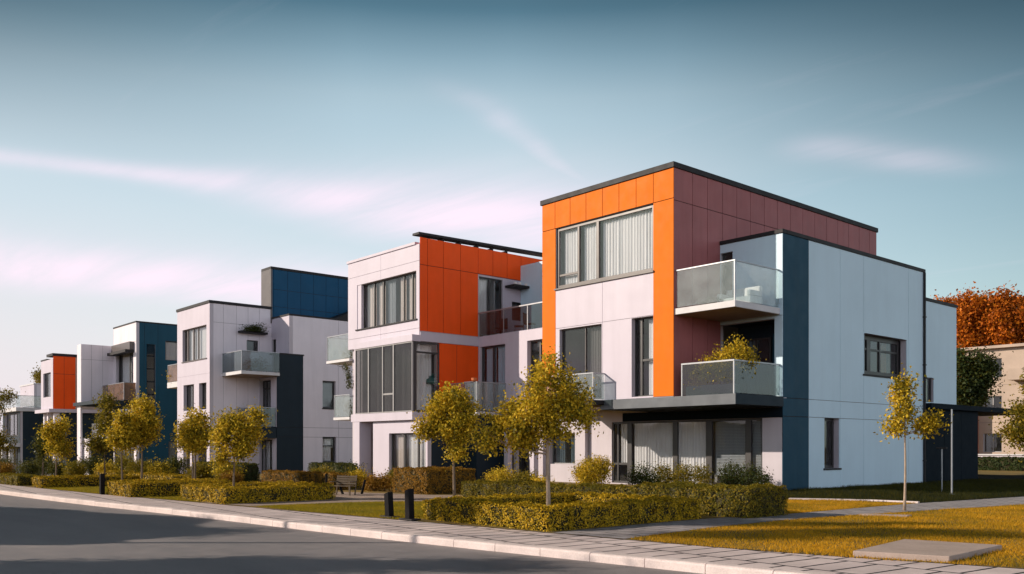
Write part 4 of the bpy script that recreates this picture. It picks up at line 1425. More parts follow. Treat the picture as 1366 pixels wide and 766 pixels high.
mb = MB()
mb.box(xC0, 4.6, 11.0, xC1 - 0.26, 21.9, 11.25)
mb.box(xC0, 9.5, zC, xC1 - 0.3, 9.6, 11.0, 1)
mb.build('block_roof', ['roof', 'inner'], Cc)
mb = MB()
clad(mb, 'x', xC1, 3.3, 5.40, zC, 8.40, (), (2.4, 3.1), (), mi=0, mj=1, t=0.035)
wall(mb, 'x', xC1, 0.25, 3.301, 5.40, zC, 8.40, (), 0)
mb.build('dark_corner_block', ['slate', 'joint'], Cc)
mb = MB()
mb.box(xC1 - 0.9, 3.2, 8.401, xC1 + 0.07, 5.47, 8.50)
mb.build('parapet_cap', 'cap', Cc)
facade(Cc, 'lower_front_wall', 'y', 3.3, xC0 + 0.03, xC1 + 0.0, 3.1, 6.75, [(xC0 + 0.1, -39.75, 3.3, 6.6)], (), (), 'white', 'joint_pale')
window(Cc, 'y', 3.3, xC0 + 0.1, -39.75, 3.3, 6.6, 0.25, [-41.0, (-40.3, 0.08)], [(xC0 + 0.1, -39.8, 6.0)], 0.08, 'frame', curt=[(-41.5, -41.05), (-40.2, -39.85)], pane='pane_dark', name='balcony_door')
facade(Cc, 'lower_ground_wall', 'y', 3.3, xC0 + 0.03, xC1 + 0.0, zC, 2.3, [(xC0 + 0.1, -39.5, zC + 0.05, 2.2)], (), (), 'white', 'joint_pale')
window(Cc, 'y', 3.3, xC0 + 0.1, -39.5, zC + 0.05, 2.2, 0.15, [-41.0, (-40.2, 0.08)], [], 0.08, 'frame', curt=[(-41.5, -41.05), (-40.9, -40.3), (-40.1, -39.6)], name='glass_door')
mb = MB()
mb.box(xC0 + 0.03, 1.4, 2.31, xC1 + 0.02, 3.27, 3.05)
mb.build('canopy', 'slate', Cc)
balcony(Cc, xC0 + 0.03, 1.5, xC1 - 0.02, 3.27, 3.06, 3.12, 4.5, 'fr', 'rail_clear', ('slate', 'slate'), label='lower balcony on the dark canopy')
balcony(Cc, xC0 + 0.03, 0.35, -38.35, 3.27, 6.78, 7.02, 8.42, 'fr', 'rail_clear', ('slab', 'soffit'), label='upper balcony with glass front')
balcony(Cc, -50.1, yC + 0.05, -47.81, 1.4, 6.3, 6.75, 8.1, 'fl', 'rail_bronze', ('slab', 'slab'), label='side balcony with bronze glass')
mb = MB()
mb.prism([(xC1 - 2.6, 8.3), (xC1 - 0.5, 8.3), (xC1 - 0.5, 13.5), (xC1 - 2.6, 13.5)], 11.25, lambda x, y: 11.5 + max(0, (y - 8.3)) * 0.42)
mb.build('skylight', ['cap'], Cc)

# ================================================================== HOUSE with the tall teal tower
zD = zg(-69)
D = empty('house', (-68, 6, zD), 'tall house with a dark teal tower rising behind a thin white fin wall', 'house', 'houses along the street')
xD, yD1 = -70.82, 2.03
mb = MB()
clad(mb, 'x', xD, -1.0, 2.0, 5.95, 11.55, (-0.05, 0.98), (10.1,), (), mi=0, mj=1, gap=0.012)
mb.box(-72.05, -1.0, 5.95, xD - 0.0, 2.0, 11.55, 0)
mb.box(-72.05, -1.0, zD - 0.2, -71.0, -0.82, 5.949, 0)
mb.build('white_fin_wall', ['grey_white', 'joint_pale'], D)
opT = [(-70.1, -65.2, 6.25, 11.45), (-70.6, -65.0, 2.9, 5.7), (-70.6, -65.0, zD + 0.05, 2.3)]
facade(D, 'tower_front_wall', 'y', yD1, -70.8, -64.42, zD, 13.25, opT, (-68.7, -66.6), (11.5,), 'grey_white', 'joint_pale', gap=0.012)
window(D, 'y', yD1, -70.1, -65.2, 6.25, 11.45, 0.35, [(-67.2, 0.12)], [(-67.1, -65.3, 8.8)], 0.08, 'frame', curt=[(-69.9, -67.4), (-66.9, -65.4, 0.03, 'curtain_beige')], pane='pane', label='tall upper window above the bronze balcony')
mb = MB()
mb.box(-70.2, 1.2, 10.5, -65.0, 1.99, 10.75, 0)
mb.box(-70.2, 1.6, 10.76, -65.0, 1.99, 11.5, 1)
mb.build('awning', ['cap', 'frame_bronze'], D)
opTs = [(2.95, 3.75, 3.0, 11.3), (4.7, 8.5, 9.9, 11.75), (5.0, 13.0, zD + 0.05, 2.2)]
facade(D, 'tower_side_wall', 'x', -64.45, yD1 + 0.252, 14.0, zD, 13.25, opTs, (2.75, 4.0, 6.5, 9.0), (), 'deep_teal', 'joint', gap=0.012)
window(D, 'x', -64.45, 2.95, 3.75, 3.0, 11.3, 0.06, [], [(3.0, 3.7, z) for z in (4.2, 5.4, 6.6, 7.8, 9.0, 10.2)], 0.05, 'navy', pane='pane_dark', label='dark stair window strip')
window(D, 'x', -64.45, 4.7, 8.5, 9.9, 11.75, 0.05, [6.6], [], 0.05, 'frame', pane='pane', curt=[(4.8, 6.4, 0.03, 'curtain_beige')])
window(D, 'x', -64.45, 5.0, 13.0, zD + 0.05, 2.2, 0.1, [6.5, 8, 9.5, 11], [], 0.08, 'frame_bronze', pane='pane_dark', curt=[(5.2, 7.5), (9.6, 10.8)])
mb = MB()
mb.box(-70.8, 13.75, zD, -64.71, 14.0, 13.2)
mb.box(-70.8, yD1 + 0.26, zD, -70.55, 13.74, 13.2)
mb.box(-70.54, yD1 + 0.26, 5.75, -64.71, 13.74, 6.0)
mb.box(-70.54, yD1 + 0.26, 12.9, -64.71, 13.74, 13.1)
mb.box(-70.5, 4.5, zD, -64.75, 4.6, 12.8)
mb.build('rear_wall', 'inner', D)
mb = MB()
cap(mb, -70.8, yD1, -64.45, 14, 13.252, 0.13, 0.3, 0.07)
mb.build('roof_edge', 'cap', D)
balcony(D, -70.78, 0.9, -64.5, yD1 - 0.035, 5.72, 6.02, 7.62, 'fr', 'rail_bronze', ('cap', 'dark_soffit'), label='bronze glass balcony')
mb = MB()
mb.box(-72.3, -1.3, 5.62, -64.4, 0.89, 5.94)
mb.box(-72.3, 0.9, 5.45, -64.4, 1.99, 5.70)
mb.build('canopy', 'slate', D)
window(D, 'y', yD1, -70.6, -65.0, 2.9, 5.7, 0.1, [-69.5, -68.2, -66.6], [], 0.1, 'frame', curt=[(-70.3, -69.6), (-69.3, -68.3)], pane='pane')
window(D, 'y', yD1, -70.6, -65.0, zD + 0.05, 2.3, 0.1, [-69.0, -68.0, -66.5], [], 0.1, 'frame_bronze', curt=[(-68.9, -68.1), (-67.9, -66.6)], cmat='curtain_blue', pane='pane_dark')
balcony(D, -71.1, 0.0, -64.6, yD1 - 0.035, 2.5, 2.82, 3.9, 'f', 'rail_clear', ('slab', 'slab'), label='lower balcony with pale slab', posts=False)
mb = MB()
mb.box(-71.19, -0.7, zD - 0.1, -69.4, -0.5, 2.49)
mb.build('porch_wall', 'grey_white', D)

# ================================================================== HOUSE with the red orange box
zE = zg(-82)
Eh = empty('house', (-82, 3, zE), 'small white house with a rust red box side seen between two taller houses', 'house', 'houses along the street')
xE = -80.4
facade(Eh, 'front_wall', 'y', -1.0, -85.0, xE, 5.65, 10.85, [(-84.1, -81.2, 6.95, 9.5)], (), (), 'white', 'joint_pale')
window(Eh, 'y', -1.0, -84.1, -81.2, 6.95, 9.5, 0.15, [-83.2], [], 0.1, 'frame', curt=[(-83.0, -81.4)], pane='pane_dark')
mb = MB()
clad(mb, 'x', xE, -1.0, 1.15, 5.65, 11.15, (0.05,), (9.3,), (), mi=0, mj=1, gap=0.016)
wall(mb, 'x', xE, 0.25, -0.748, 8, 5.65, 11.15, (), 2)
clad(mb, 'x', xE, 1.2, 8.0, 5.65, 10.6, (), (), (), mi=2, mj=1, t=0.02)
mb.build('red_side_wall', ['deep_orange', 'joint', 'beige_stone'], Eh)
mb = MB()
mb.box(-82.6, -1.1, 11.152, xE + 0.15, 1.4, 11.42, 0)
mb.box(-85.05, -1.06, 10.852, -82.7, 0, 11.0, 1)
mb.build('roof_edge', ['cap', 'cap'], Eh)
mb = MB()
mb.box(-84.9, -0.74, 5.66, -84.6, 8, 10.8)
mb.box(-84.6, 7.7, 5.66, xE - 0.27, 8, 11.1)
mb.box(-84.6, -0.74, 10.5, xE - 0.27, 7.7, 10.8)
mb.box(-84.6, 3, 5.66, xE - 0.27, 3.1, 10.4)
mb.build('rear_wall', 'inner', Eh)
mb = MB()
mb.box(-85.6, -1.5, 5.28, xE + 0.4, 8, 5.64)
mb.build('white_band', 'white', Eh)
mb = MB()
mb.box(-84.9, 0.3, zE, xE - 0.1, 7.9, 5.27, 0)
for xx in (-84.4, -83.0, xE - 0.2): mb.box(xx - 0.2, -0.9, zE, xx + 0.2, -0.4, 5.27, 1)
mb.build('lower_wall', ['slate', 'grey_white'], Eh)
window(Eh, 'y', 0.28, -84.1, -81.0, 2.4, 5.0, -0.08, [-83.2, -82.2], [], 0.08, 'frame', pane='pane_dark', curt=[], name='window')
balcony(Eh, -85.2, -0.95, xE + 0.3, 0.28, 1.7, 2.1, 3.0, 'fr', 'rail_clear', ('slab', 'slab'), posts=False)

# ================================================================== HOUSE at the far end
zF = zg(-97)
Fh = empty('house', (-98, 3, zF), 'lowest house at the far left end with dark walls and a roof terrace', 'house', 'houses along the street')
xF = -94.09
facade(Fh, 'front_wall', 'y', -1.0, -102.5, xF + 0.03, zF, 6.1, [(-101.5, -95, 3.0, 5.6), (-101.5, -95, zF + 0.1, 1.6)], (), (), 'slate', 'joint')
window(Fh, 'y', -1.0, -101.5, -95, 3.0, 5.6, 0.2, [-100, -98, -96.5], [], 0.1, 'frame', curt=[], pane='pane_dark')
window(Fh, 'y', -1.0, -101.5, -95, zF + 0.1, 1.6, 0.2, [-100, -98, -96.5], [], 0.1, 'frame', curt=[], pane='pane_dark')
facade(Fh, 'side_wall', 'x', xF, -0.748, 8, zF, 6.1, (), (1.0, 3.0), (), 'slate', 'joint')
mb = MB()
mb.box(-102.5, -0.7, zF, -102.2, 8, 6.1)
mb.box(-102.2, 7.7, zF, xF - 0.3, 8, 6.1)
mb.box(-102.2, -0.7, 2.2, xF - 0.3, 7.6, 2.5)
mb.box(-102.2, 3, zF, xF - 0.3, 3.1, 5.8)
mb.build('rear_wall', 'inner', Fh)
balcony(Fh, -102.8, -1.5, xF + 0.3, 8, 5.8, 6.25, 7.6, 'fr', 'rail_pane', ('slab', 'slab'), posts=False, name='roof_terrace', label='roof terrace with glass rail')
facade(Fh, 'penthouse_front_wall', 'y', 0.6, -101, -94.6, 6.26, 9.0, (), (-98,), (), 'white', 'joint_pale')
facade(Fh, 'penthouse_side_wall', 'x', -94.63, 0.852, 8, 6.26, 9.0, (), (2.5, 4.5), (), 'grey_white', 'joint_pale')
mb = MB()
mb.box(-101.1, 0.5, 9.002, -94.5, 8.1, 9.15)
mb.build('roof', 'slab', Fh)
mb = MB()
mb.box(-102.6, -2.2, 1.7, xF + 0.2, -1.03, 2.1)
for xx in (-101.5, -98, xF - 0.2): mb.box(xx - 0.2, -2.1, zF, xx + 0.2, -1.7, 1.7)
mb.build('porch', ['slab'], Fh)

# ================================================================== beige apartments behind, right
zP = 0.0
Ap = empty('apartment_building', (-4, 66, 0), 'beige rendered apartment block behind the dark garage', 'building')
fY = 60.0
wx = [(-12.2 + 3.9 * i, -10.6 + 3.9 * i) for i in range(5)]
opsP = [(a, b, z, z + 1.7) for (a, b) in wx for z in (1.2, 4.6, 8.0)]
facade(Ap, 'front_wall', 'y', fY, -13.9, 9.0, -0.1, 10.6, opsP, (), (3.9, 7.3), 'beige_stone', 'joint_pale')
for (a, b, z, z2) in opsP:
    window(Ap, 'y', fY, a, b, z, z2, 0.14, [(a + b) / 2], [], 0.08, 'frame_grey', curt=[(a + 0.1, a + 0.6)], pane='pane_dark')
facade(Ap, 'side_wall', 'x', 9.0, fY + 0.252, 76, -0.1, 10.6, (), (), (3.9, 7.3), 'beige_stone', 'joint_pale')
mb = MB()
mb.box(-13.9, 60.3, -0.1, -13.6, 76, 10.6)
mb.box(-13.59, 62.5, -0.1, 8.7, 62.6, 10.4)
mb.build('rear_wall', 'inner', Ap)
mb = MB()
mb.box(-14.3, 59.5, 10.602, 9.4, 76.4, 10.85)
mb.build('roof', 'beige_stone', Ap)
mb = MB()
mb.box(-13.8, 58.6, -0.1, -12.6, 59.96, 6.2, 0)
mb.build('orange_porch', 'brick_orange', Ap)
mb = MB()
for z in (4.2, 7.6):
    mb.box(-9.6, 58.6, z, -4.0, 59.96, z + 0.2)
    mb.box(-9.6, 58.6, z + 0.2, -4.0, 58.7, z + 1.0)
mb.build('balcony', 'beige_stone', Ap)

# low garden wall past the carport
mb = MB()
mb.box(-12.0, 44.5, -0.1, 20.0, 44.8, 1.05, 0)
mb.box(-12.1, 44.42, 1.052, 20.1, 44.88, 1.14, 1)
tag(mb.build('garden_wall', ['plaster', 'slab'], origin=(4, 44.6, 0)), 'low pale garden wall seen through the open carport', 'wall')

# ================================================================== hedges
HG = 'clipped hedges along the front gardens'


def ring(x0, y0, x1, y1, w=0.55):
    return [(x0, y0, x1, y0 + w), (x0, y1 - w, x1, y1), (x0, y0 + w, x0 + w, y1 - w), (x1 - w, y0 + w, x1, y1 - w)]


hedge(ring(4.95, -15.1, 9.0, -10.3, 0.7), 0.45, 'large square ring of low clipped hedge round the nearest golden tree', 2600, 0.045, group=HG, seed=1)
hedge([(-1.6, -8.9, 6.2, -7.9), (6.2, -9.5, 9.75, -7.9)], 0.6, 'long clipped hedge in front of the nearest house, taller at its path end', 2000, 0.05, leafm='leaf_olive', group=HG, seed=2,
      h2=lambda x, y: 0.52 + 0.16 * min(1, max(0, (x - 4.5) / 2.5)) + 0.03 * math.sin(x * 2.1))
hedge([(-5.8, -8.75, -3.7, -6.6)], 0.86, 'square block of tall clipped hedge by the gravel path before the bay window house', 2000, 0.05, leafm='leaf_rust', group=HG, seed=3)
hedge(ring(-6.4, -16.25, -3.1, -12.7, 0.6), 0.46, 'second ring of low hedge along the pavement, with a clean dark right side', 1900, 0.05, group=HG, seed=4)
hedge(ring(-11.1, -17.0, -8.7, -13.6, 0.6), 0.46, 'third ring of low hedge, just behind the lone left bollard', 1600, 0.055, group=HG, seed=5)
hedge(ring(-19.3, -17.4, -17.9, -12.0, 0.6), 0.42, 'narrow ring of low hedge under the leftmost slim tree', 1300, 0.06, group=HG, seed=6)
hedge([(-24.5, -17.6, -20.9, -16.8)], 0.42, 'low dark hedge at the far left street corner', 1200, 0.06, leafm='leaf_olive', group=HG, seed=7)
hedge([(-24.5, -8.6, -18.6, -7.8), (-18.6, -5.2, -15.6, -4.2)], 0.85, 'dark green hedge at the foot of the slab roofed white house', 1000, 0.065, leafm='leaf_green', group=HG, seed=8)
hedge([(-14.6, -9.6, -8.6, -8.9)], 0.62, 'rust coloured low hedge behind the bench', 1300, 0.055, leafm='leaf_rust', group=HG, seed=9)
hedge([(-24.0, -13.6, -14.0, -12.9)], 0.5, 'long low hedge behind the slim street trees', 1000, 0.06, group=HG, seed=10)

# ================================================================== trees
TG = 'slim golden trees along the pavement'
tree('tree', (7.89, -14.01), 0.01574, [(-3, 197, 22, 24), (-10, 160, 44, 30), (28, 168, 26, 22), (-52, 138, 36, 22), (-78, 116, 20, 15), (44, 147, 30, 13), (-34, 112, 28, 15), (6, 128, 36, 17), (22, 188, 12, 14)],
     'nearest golden tree, rising inside the large hedge ring in front of the orange house', n=14960, leaf=0.073, trunk_r=0.055, group=TG, bark='pale_bark', seed=1)
tree('tree', (-0.64, -9.93), 0.02328, [(-4, 136, 20, 15), (-18, 118, 26, 20), (-28, 96, 22, 13), (16, 108, 22, 20), (0, 90, 28, 15), (3, 62, 9, 14), (10, 132, 12, 10)],
     'golden tree with leafy sprigs down its stem, in front of the bay window', n=10880, leaf=0.088, trunk_r=0.05, group=TG, seed=2)
tree('tree', (-5.3, -15.0), 0.0236, [(-4, 104, 18, 16), (-15, 82, 16, 16), (16, 88, 16, 16), (6, 70, 18, 12), (-14, 56, 8, 10), (30, 106, 9, 9)],
     'golden tree with a drooping crown, inside the second hedge ring', n=8840, leaf=0.083, trunk_r=0.042, group=TG, seed=3, trunk_top=96)
tree('tree', (-13.6, -12.9), 0.0295, [(0, 86, 17, 13), (-12, 72, 13, 12), (12, 72, 13, 13), (0, 60, 14, 9)],
     'round headed golden tree half hidden behind the drooping one', n=6120, leaf=0.100, trunk_r=0.05, group=TG, seed=4)
tree('tree', (-14.1, -16.0 + 1.2), 0.0300, [(0, 102, 12, 18), (-12, 82, 16, 15), (13, 86, 13, 16), (-2, 68, 18, 11)],
     'tall golden tree with a pointed crown, standing in the third hedge ring', n=8160, leaf=0.100, trunk_r=0.05, group=TG, seed=5)
tree('tree', (-18.6, -11.0), 0.0340, [(2, 70, 15, 14), (-2, 54, 14, 13)],
     'small golden tree between the pointed and the round headed tree', n=4080, leaf=0.106, trunk_r=0.05, group=TG, seed=6)
tree('tree', (-13.9, -15.6), 0.0290, [(1, 90, 9, 18), (-5, 70, 14, 13), (8, 66, 10, 12)],
     'slender golden tree just left of the pointed one', n=5440, leaf=0.100, trunk_r=0.045, group=TG, seed=7)
tree('tree', (-20.5, -14.2), 0.0340, [(2, 100, 10, 15), (0, 74, 11, 16), (-2, 50, 18, 10)],
     'thin dark stemmed tree before the white fin wall', leafm='leaf_olive', n=4080, leaf=0.100, trunk_r=0.04, group=TG, seed=8)
tree('tree', (-22.0, -15.8), 0.0335, [(3, 74, 11, 14), (-3, 56, 13, 14), (6, 44, 12, 10), (-6, 68, 8, 9)],
     'slim golden tree before the red box house', n=5440, leaf=0.100, trunk_r=0.045, group=TG, seed=9)
tree('tree', (-27.5, -15.0), 0.0375, [(3, 56, 13, 12), (0, 42, 12, 10)],
     'small dark green tree before the lowest house', leafm='leaf_green', n=3536, leaf=0.106, trunk_r=0.05, group=TG, seed=10)
tree('tree', (-29.6, -16.5), 0.0373, [(-14, 118, 20, 14), (8, 114, 16, 8), (-10, 92, 18, 18), (-4, 62, 18, 22), (6, 46, 14, 16), (-14, 40, 16, 16)],
     'dark leafy tree cut off by the left edge of the view', leafm='leaf_olive', n=6800, leaf=0.094, trunk_r=0.06, group=TG, seed=11)
tree('sapling', (10.9, -4.29), 0.01914, [(-2, 166, 6, 9), (-4, 148, 9, 9), (0, 131, 6, 8), (24, 113, 10, 4), (-13, 111, 8, 5), (36, 117, 5, 3)],
     'thin sapling with few leaves, standing alone in the lawn by the pale wall', leafm='leaf_gold', n=330, leaf=0.085, trunk_r=0.034, bark='pale_bark', seed=12, hollow=1.6, trunk_top=170)
tree('tree', (12.75, -0.95), 0.0199, [(-14, 128, 22, 24), (4, 165, 24, 24), (-6, 100, 24, 20), (26, 135, 26, 30), (-26, 104, 14, 12)],
     'golden green tree leaning in from the right edge of the view', n=9520, leaf=0.083, trunk_r=0.06, seed=13, leafm='leaf_olive')
tree('tree', (-1.4, 30.3), 0.0456, [(-12, 148, 12, 18), (4, 142, 16, 18), (-8, 116, 18, 18), (14, 120, 14, 18), (-2, 96, 18, 14), (22, 138, 10, 14)],
     'dark green tree behind the garage roof', leafm='leaf_green', n=12240, leaf=0.189, trunk_r=0.14, seed=14)
# autumn trees far behind, right
k = 0
for i, (px_, Y, top, sc) in enumerate([(1262, 118, 220, 1.15), (1290, 112, 226, 1.2), (1318, 121, 222, 1.15), (1347, 110, 227, 1.25), (1378, 116, 224, 1.2), (1408, 120, 210, 1.1), (1440, 112, 210, 1.1), (1475, 118, 215, 1.1)]):
    s_ = Y / 1207
    X = (px_ - 683) * s_
    p = CAM + RIGHT * X + FWD * Y
    lab = ['leftmost orange autumn tree, partly behind the pale rear wing', 'second orange autumn tree from the rear wing, above the dark green tree', 'orange autumn tree above the left end of the beige apartments', 'tallest orange autumn tree behind the beige apartments',
           'orange autumn tree at the right edge of the view behind the beige apartments'][min(i, 4)]
    if i > 4:
        continue
    tree('autumn_tree', (p.x, p.y), s_, [(0, top - 22, 17 * sc, 18), (-10 * sc, top - 46, 16 * sc, 24), (11 * sc, top - 44, 16 * sc, 24), (0, top - 76, 20 * sc, 26), (-8, top - 108, 18, 22), (9, top - 112, 18, 22)],
         lab, 'leaf_autumn', 15000, 0.42, 0.3, 'autumn trees behind the apartments', seed=30 + i, sig=0.5)

# ================================================================== shrubs
shrub((-1.9, -2.43), [(0, 0, 0.72, 0.72, 0.7, 0.52), (-0.3, 0.0, 0.5, 0.45, 0.5, 0.4), (0.4, 0, 0.9, 0.4, 0.4, 0.35)], 'round golden shrub in front of the nearest house ground floor', 'leaf_gold', 9000, 0.07, seed=1, group='shrubs before the nearest house')
shrub((-0.6, -1.2), [(0, 0, 0.5, 0.5, 0.4, 0.45), (0.4, 0.2, 0.35, 0.35, 0.3, 0.32)], 'dark shrub tucked against the round golden shrub', 'leaf_green', 3500, 0.07, seed=2, group='shrubs before the nearest house')
shrub((0.3, 0.2), [(-0.9, 0, 0.5, 0.45, 0.35, 0.45), (0, 0, 0.55, 0.45, 0.35, 0.5), (0.8, 0.1, 0.5, 0.4, 0.35, 0.45)], 'feathery green shrub below the ground floor curtains', 'leaf_olive', 6500, 0.07, seed=3, group='shrubs before the nearest house')
shrub((2.0, 1.6), [(-0.5, 0, 0.55, 0.5, 0.35, 0.5), (0.3, 0, 0.5, 0.5, 0.35, 0.45), (0.9, 0, 0.35, 0.3, 0.3, 0.35)], 'dark green shrub below the grey blinds', 'leaf_green', 6000, 0.07, seed=4, group='shrubs before the nearest house')
SB = 'mixed shrubs in the beds along the houses'
beds = [((-4.6, -4.6), 'leaf_gold', 0.9, 'upright yellow shrub right of the square hedge block'), ((-2.9, -4.9), 'leaf_olive', 0.75, 'olive shrub before the dark porch windows'), ((-1.6, -5.4), 'leaf_gold', 0.55, 'low yellow shrub at the left end of the long hedge'),
        ((-8.0, -7.2), 'leaf_olive', 0.75, 'olive shrub behind the leaning garden stake'), ((-6.9, -8.6), 'leaf_rust', 0.55, 'low rust shrub left of the square hedge block'), ((-9.3, -8.0), 'leaf_gold', 0.7, 'yellow shrub at the white corner pier'),
        ((-11.2, -7.4), 'leaf_green', 0.9, 'dark green shrub behind the bench'), ((-12.9, -7.6), 'leaf_olive', 0.8, 'olive shrub left of the bench'), ((-15.2, -10.6), 'leaf_rust', 0.55, 'rust shrub below the dark corner block'), ((-17.0, -9.8), 'leaf_gold', 0.8, 'yellow shrub beside the white column'),
        ((-19.2, -9.2), 'leaf_gold', 0.9, 'tall yellow shrub in front of the curtained ground floor'), ((-21.6, -9.6), 'leaf_olive', 0.8, 'olive shrub left of the white column'), ((-24.2, -10.4), 'leaf_gold', 0.9, 'yellow shrub behind the third hedge ring'), ((-26.6, -10.8), 'leaf_olive', 0.9, 'olive shrub below the teal tower'),
        ((-29.5, -11.4), 'leaf_gold', 0.8, 'yellow shrub at the foot of the teal tower'), ((-32.5, -12.2), 'leaf_olive', 0.9, 'olive shrub before the fin wall'), ((-35.5, -12.4), 'leaf_green', 1.0, 'dark shrub at the foot of the white fin wall'), ((-38.5, -13.2), 'leaf_green', 1.0, 'dark shrub before the red box house'),
        ((-41.5, -13.6), 'leaf_rust', 0.9, 'rust shrub before the red box house'), ((-44, -14.3), 'leaf_green', 1.0, 'dark shrub right of the lowest house'), ((-47.5, -14.6), 'leaf_olive', 1.0, 'olive shrub before the lowest house'), ((-51, -15.2), 'leaf_green', 1.1, 'dark shrub at the far left end'),
        ((-34.0, -9.0), 'leaf_olive', 1.2, 'large olive shrub further back below the tower windows'), ((-38.0, -9.6), 'leaf_green', 1.3, 'large dark shrub further back beside the fin wall'), ((-29.0, -8.0), 'leaf_green', 1.1, 'large dark shrub further back below the tower side'), ((-45, -10.5), 'leaf_green', 1.4, 'large dark shrub further back before the red box house'), ((-53, -11.5), 'leaf_green', 1.5, 'large dark shrub further back before the lowest house')]
for i, (loc, mt, h, lab) in enumerate(beds):
    rg = random.Random(40 + i)
    bl = [(rg.uniform(-0.5, 0.5) * h, rg.uniform(-0.3, 0.3), h * rg.uniform(0.45, 0.62), h * rg.uniform(0.5, 0.8), h * 0.5, h * rg.uniform(0.38, 0.5)) for q in range(4)]
    shrub(loc, bl, lab, mt, int(3200 * max(1, h)), 0.07 if loc[0] > -20 else 0.095, seed=40 + i, group=SB)

# plants on the balconies and roofs
BP = 'plants on balconies and roofs'
shrub((1.35, 0.75), [(-0.55, -0.25, 0.5, 0.45, 0.25, 0.45), (-0.15, -0.1, 1.0, 0.4, 0.3, 0.35), (0.35, 0.0, 1.15, 0.45, 0.35, 0.5), (1.0, -0.1, 1.4, 0.42, 0.4, 0.5), (1.25, 0.3, 1.1, 0.25, 0.4, 0.5), (-0.1, -0.45, 0.35, 0.3, 0.15, 0.35), (0.6, -0.4, 0.6, 0.4, 0.2, 0.4)], 'golden green plants behind the glass of the lower balcony', 'leaf_gold', 5200, 0.085, 'balcony_plant', 'plant', BP, 5, 3.72, hollow=1.8)
mb = MB()
mb.box(0.5, 0.1, 3.552, 2.6, 0.55, 3.90)
mb.box(0.55, 0.14, 3.9, 2.55, 0.51, 3.93)
tag(mb.build('planter', 'fascia', origin=(1.5, 0.3, 3.55), bevel=0.02), 'long grey planter behind the lower balcony glass', 'planter')
shrub((1.15, 0.55), [(0, 0, 0.22, 0.22, 0.12, 0.16), (0.35, 0, 0.12, 0.3, 0.12, 0.1), (-0.35, 0, 0.12, 0.2, 0.1, 0.1)], 'small dark plant behind the frosted glass of the upper balcony', 'leaf_green', 350, 0.05, 'balcony_plant', 'plant', BP, 6, 6.88)


def sofa(loc, w, d, name, label):
    r_ = empty(name, loc, label, 'sofa')
    x, y, z = loc
    m = MB(); m.box(x - w / 2, y - d / 2, z + 0.08, x + w / 2, y + d / 2, z + 0.36); m.build('base', 'white_fabric', r_, bevel=0.03)
    m = MB(); m.box(x - w / 2, y + d / 2 - 0.2, z + 0.362, x + w / 2, y + d / 2, z + 0.78); m.build('backrest', 'white_fabric', r_, bevel=0.05)
    for s_ in (-1, 1):
        m = MB(); m.box(x + s_ * (w / 2 - 0.16), y - d / 2, z + 0.362, x + s_ * w / 2, y + d / 2 - 0.202, z + 0.58); m.build('armrest', 'white_fabric', r_, bevel=0.04)
    m = MB()
    for sx in (-1, 1):
        for sy_ in (-1, 1):
            m.box(x + sx * (w / 2 - 0.1) - 0.03, y + sy_ * (d / 2 - 0.1) - 0.03, z, x + sx * (w / 2 - 0.1) + 0.03, y + sy_ * (d / 2 - 0.1) + 0.03, z + 0.08)
    m.build('feet', 'cap', r_)
    return r_


sofa((1.7, 1.8, 6.875), 1.5, 0.8, 'outdoor_sofa', 'white outdoor sofa behind the frosted glass of the upper balcony')
# roof shrub of the lowest house
shrub((-96.3, 2.2), [(0, 0, 0.9, 1.4, 1.2, 0.9), (1.0, 0.3, 0.8, 0.9, 0.9, 0.7), (-1.0, 0, 0.7, 0.8, 0.8, 0.7)], 'bushy shrub growing on the roof of the lowest house', 'leaf_olive', 6000, 0.19, 'roof_shrub', 'shrub', BP, 7, 9.15)
shrub((-69.6, 0.7), [(0, 0, 0.9, 0.9, 0.4, 1.0), (0.8, 0, 0.6, 0.6, 0.4, 0.7)], 'yellow bush on the lower balcony of the teal tower house', 'leaf_gold', 1800, 0.12, 'balcony_plant', 'plant', BP, 8, 2.83)
shrub((-41.0, 2.6), [(-0.2, 0, 0.16, 0.3, 0.4, 0.18), (0.0, -0.35, 0.16, 0.3, 0.5, 0.2), (0.0, 0.35, 0.16, 0.3, 0.5, 0.2)], 'low dark plants on the shelf above the small window', 'leaf_green', 1300, 0.11, 'shelf_plant', 'plant', BP, 9, 10.2)
shrub((-40.2, 2.3), [(-0.6, 0, 0.6, 0.6, 0.5, 0.6), (0.4, 0.2, 0.5, 0.6, 0.5, 0.5)], 'leafy plants behind the upper glass balcony of the slab roofed house', 'leaf_rust', 900, 0.1, 'balcony_plant', 'plant', BP, 10, 7.03)
shrub((-49.5, 0.2), [(0, 0, 0.7, 0.4, 0.5, 0.8), (-0.5, -0.4, 0.5, 0.4, 0.4, 0.4)], 'yellow plant spilling from the side balcony with bronze glass', 'leaf_gold', 700, 0.12, 'balcony_plant', 'plant', BP, 11, 6.76)
shrub((-22.9, -0.4), [(0, 0, 0.3, 0.4, 0.2, 0.3), (0.5, 0, 0.4, 0.3, 0.2, 0.4)], 'plants behind the glass of the upper side balcony', 'leaf_olive', 500, 0.08, 'balcony_plant', 'plant', BP, 12, 6.57)
shrub((-22.4, -0.5), [(0.25, 0, 0.1, 0.3, 0.2, 0.2), (0.35, 0, -0.5, 0.16, 0.14, 0.5), (0.4, 0, -1.1, 0.13, 0.12, 0.5)][:1] + [(-0.2, 0, 0.6, 0.4, 0.2, 0.3), (0.3, 0.1, 0.4, 0.2, 0.2, 0.4)], 'plant behind the glass of the lower side balcony', 'leaf_green', 500, 0.08, 'balcony_plant', 'plant', BP, 13, 3.33)
rng = np.random.default_rng(5)
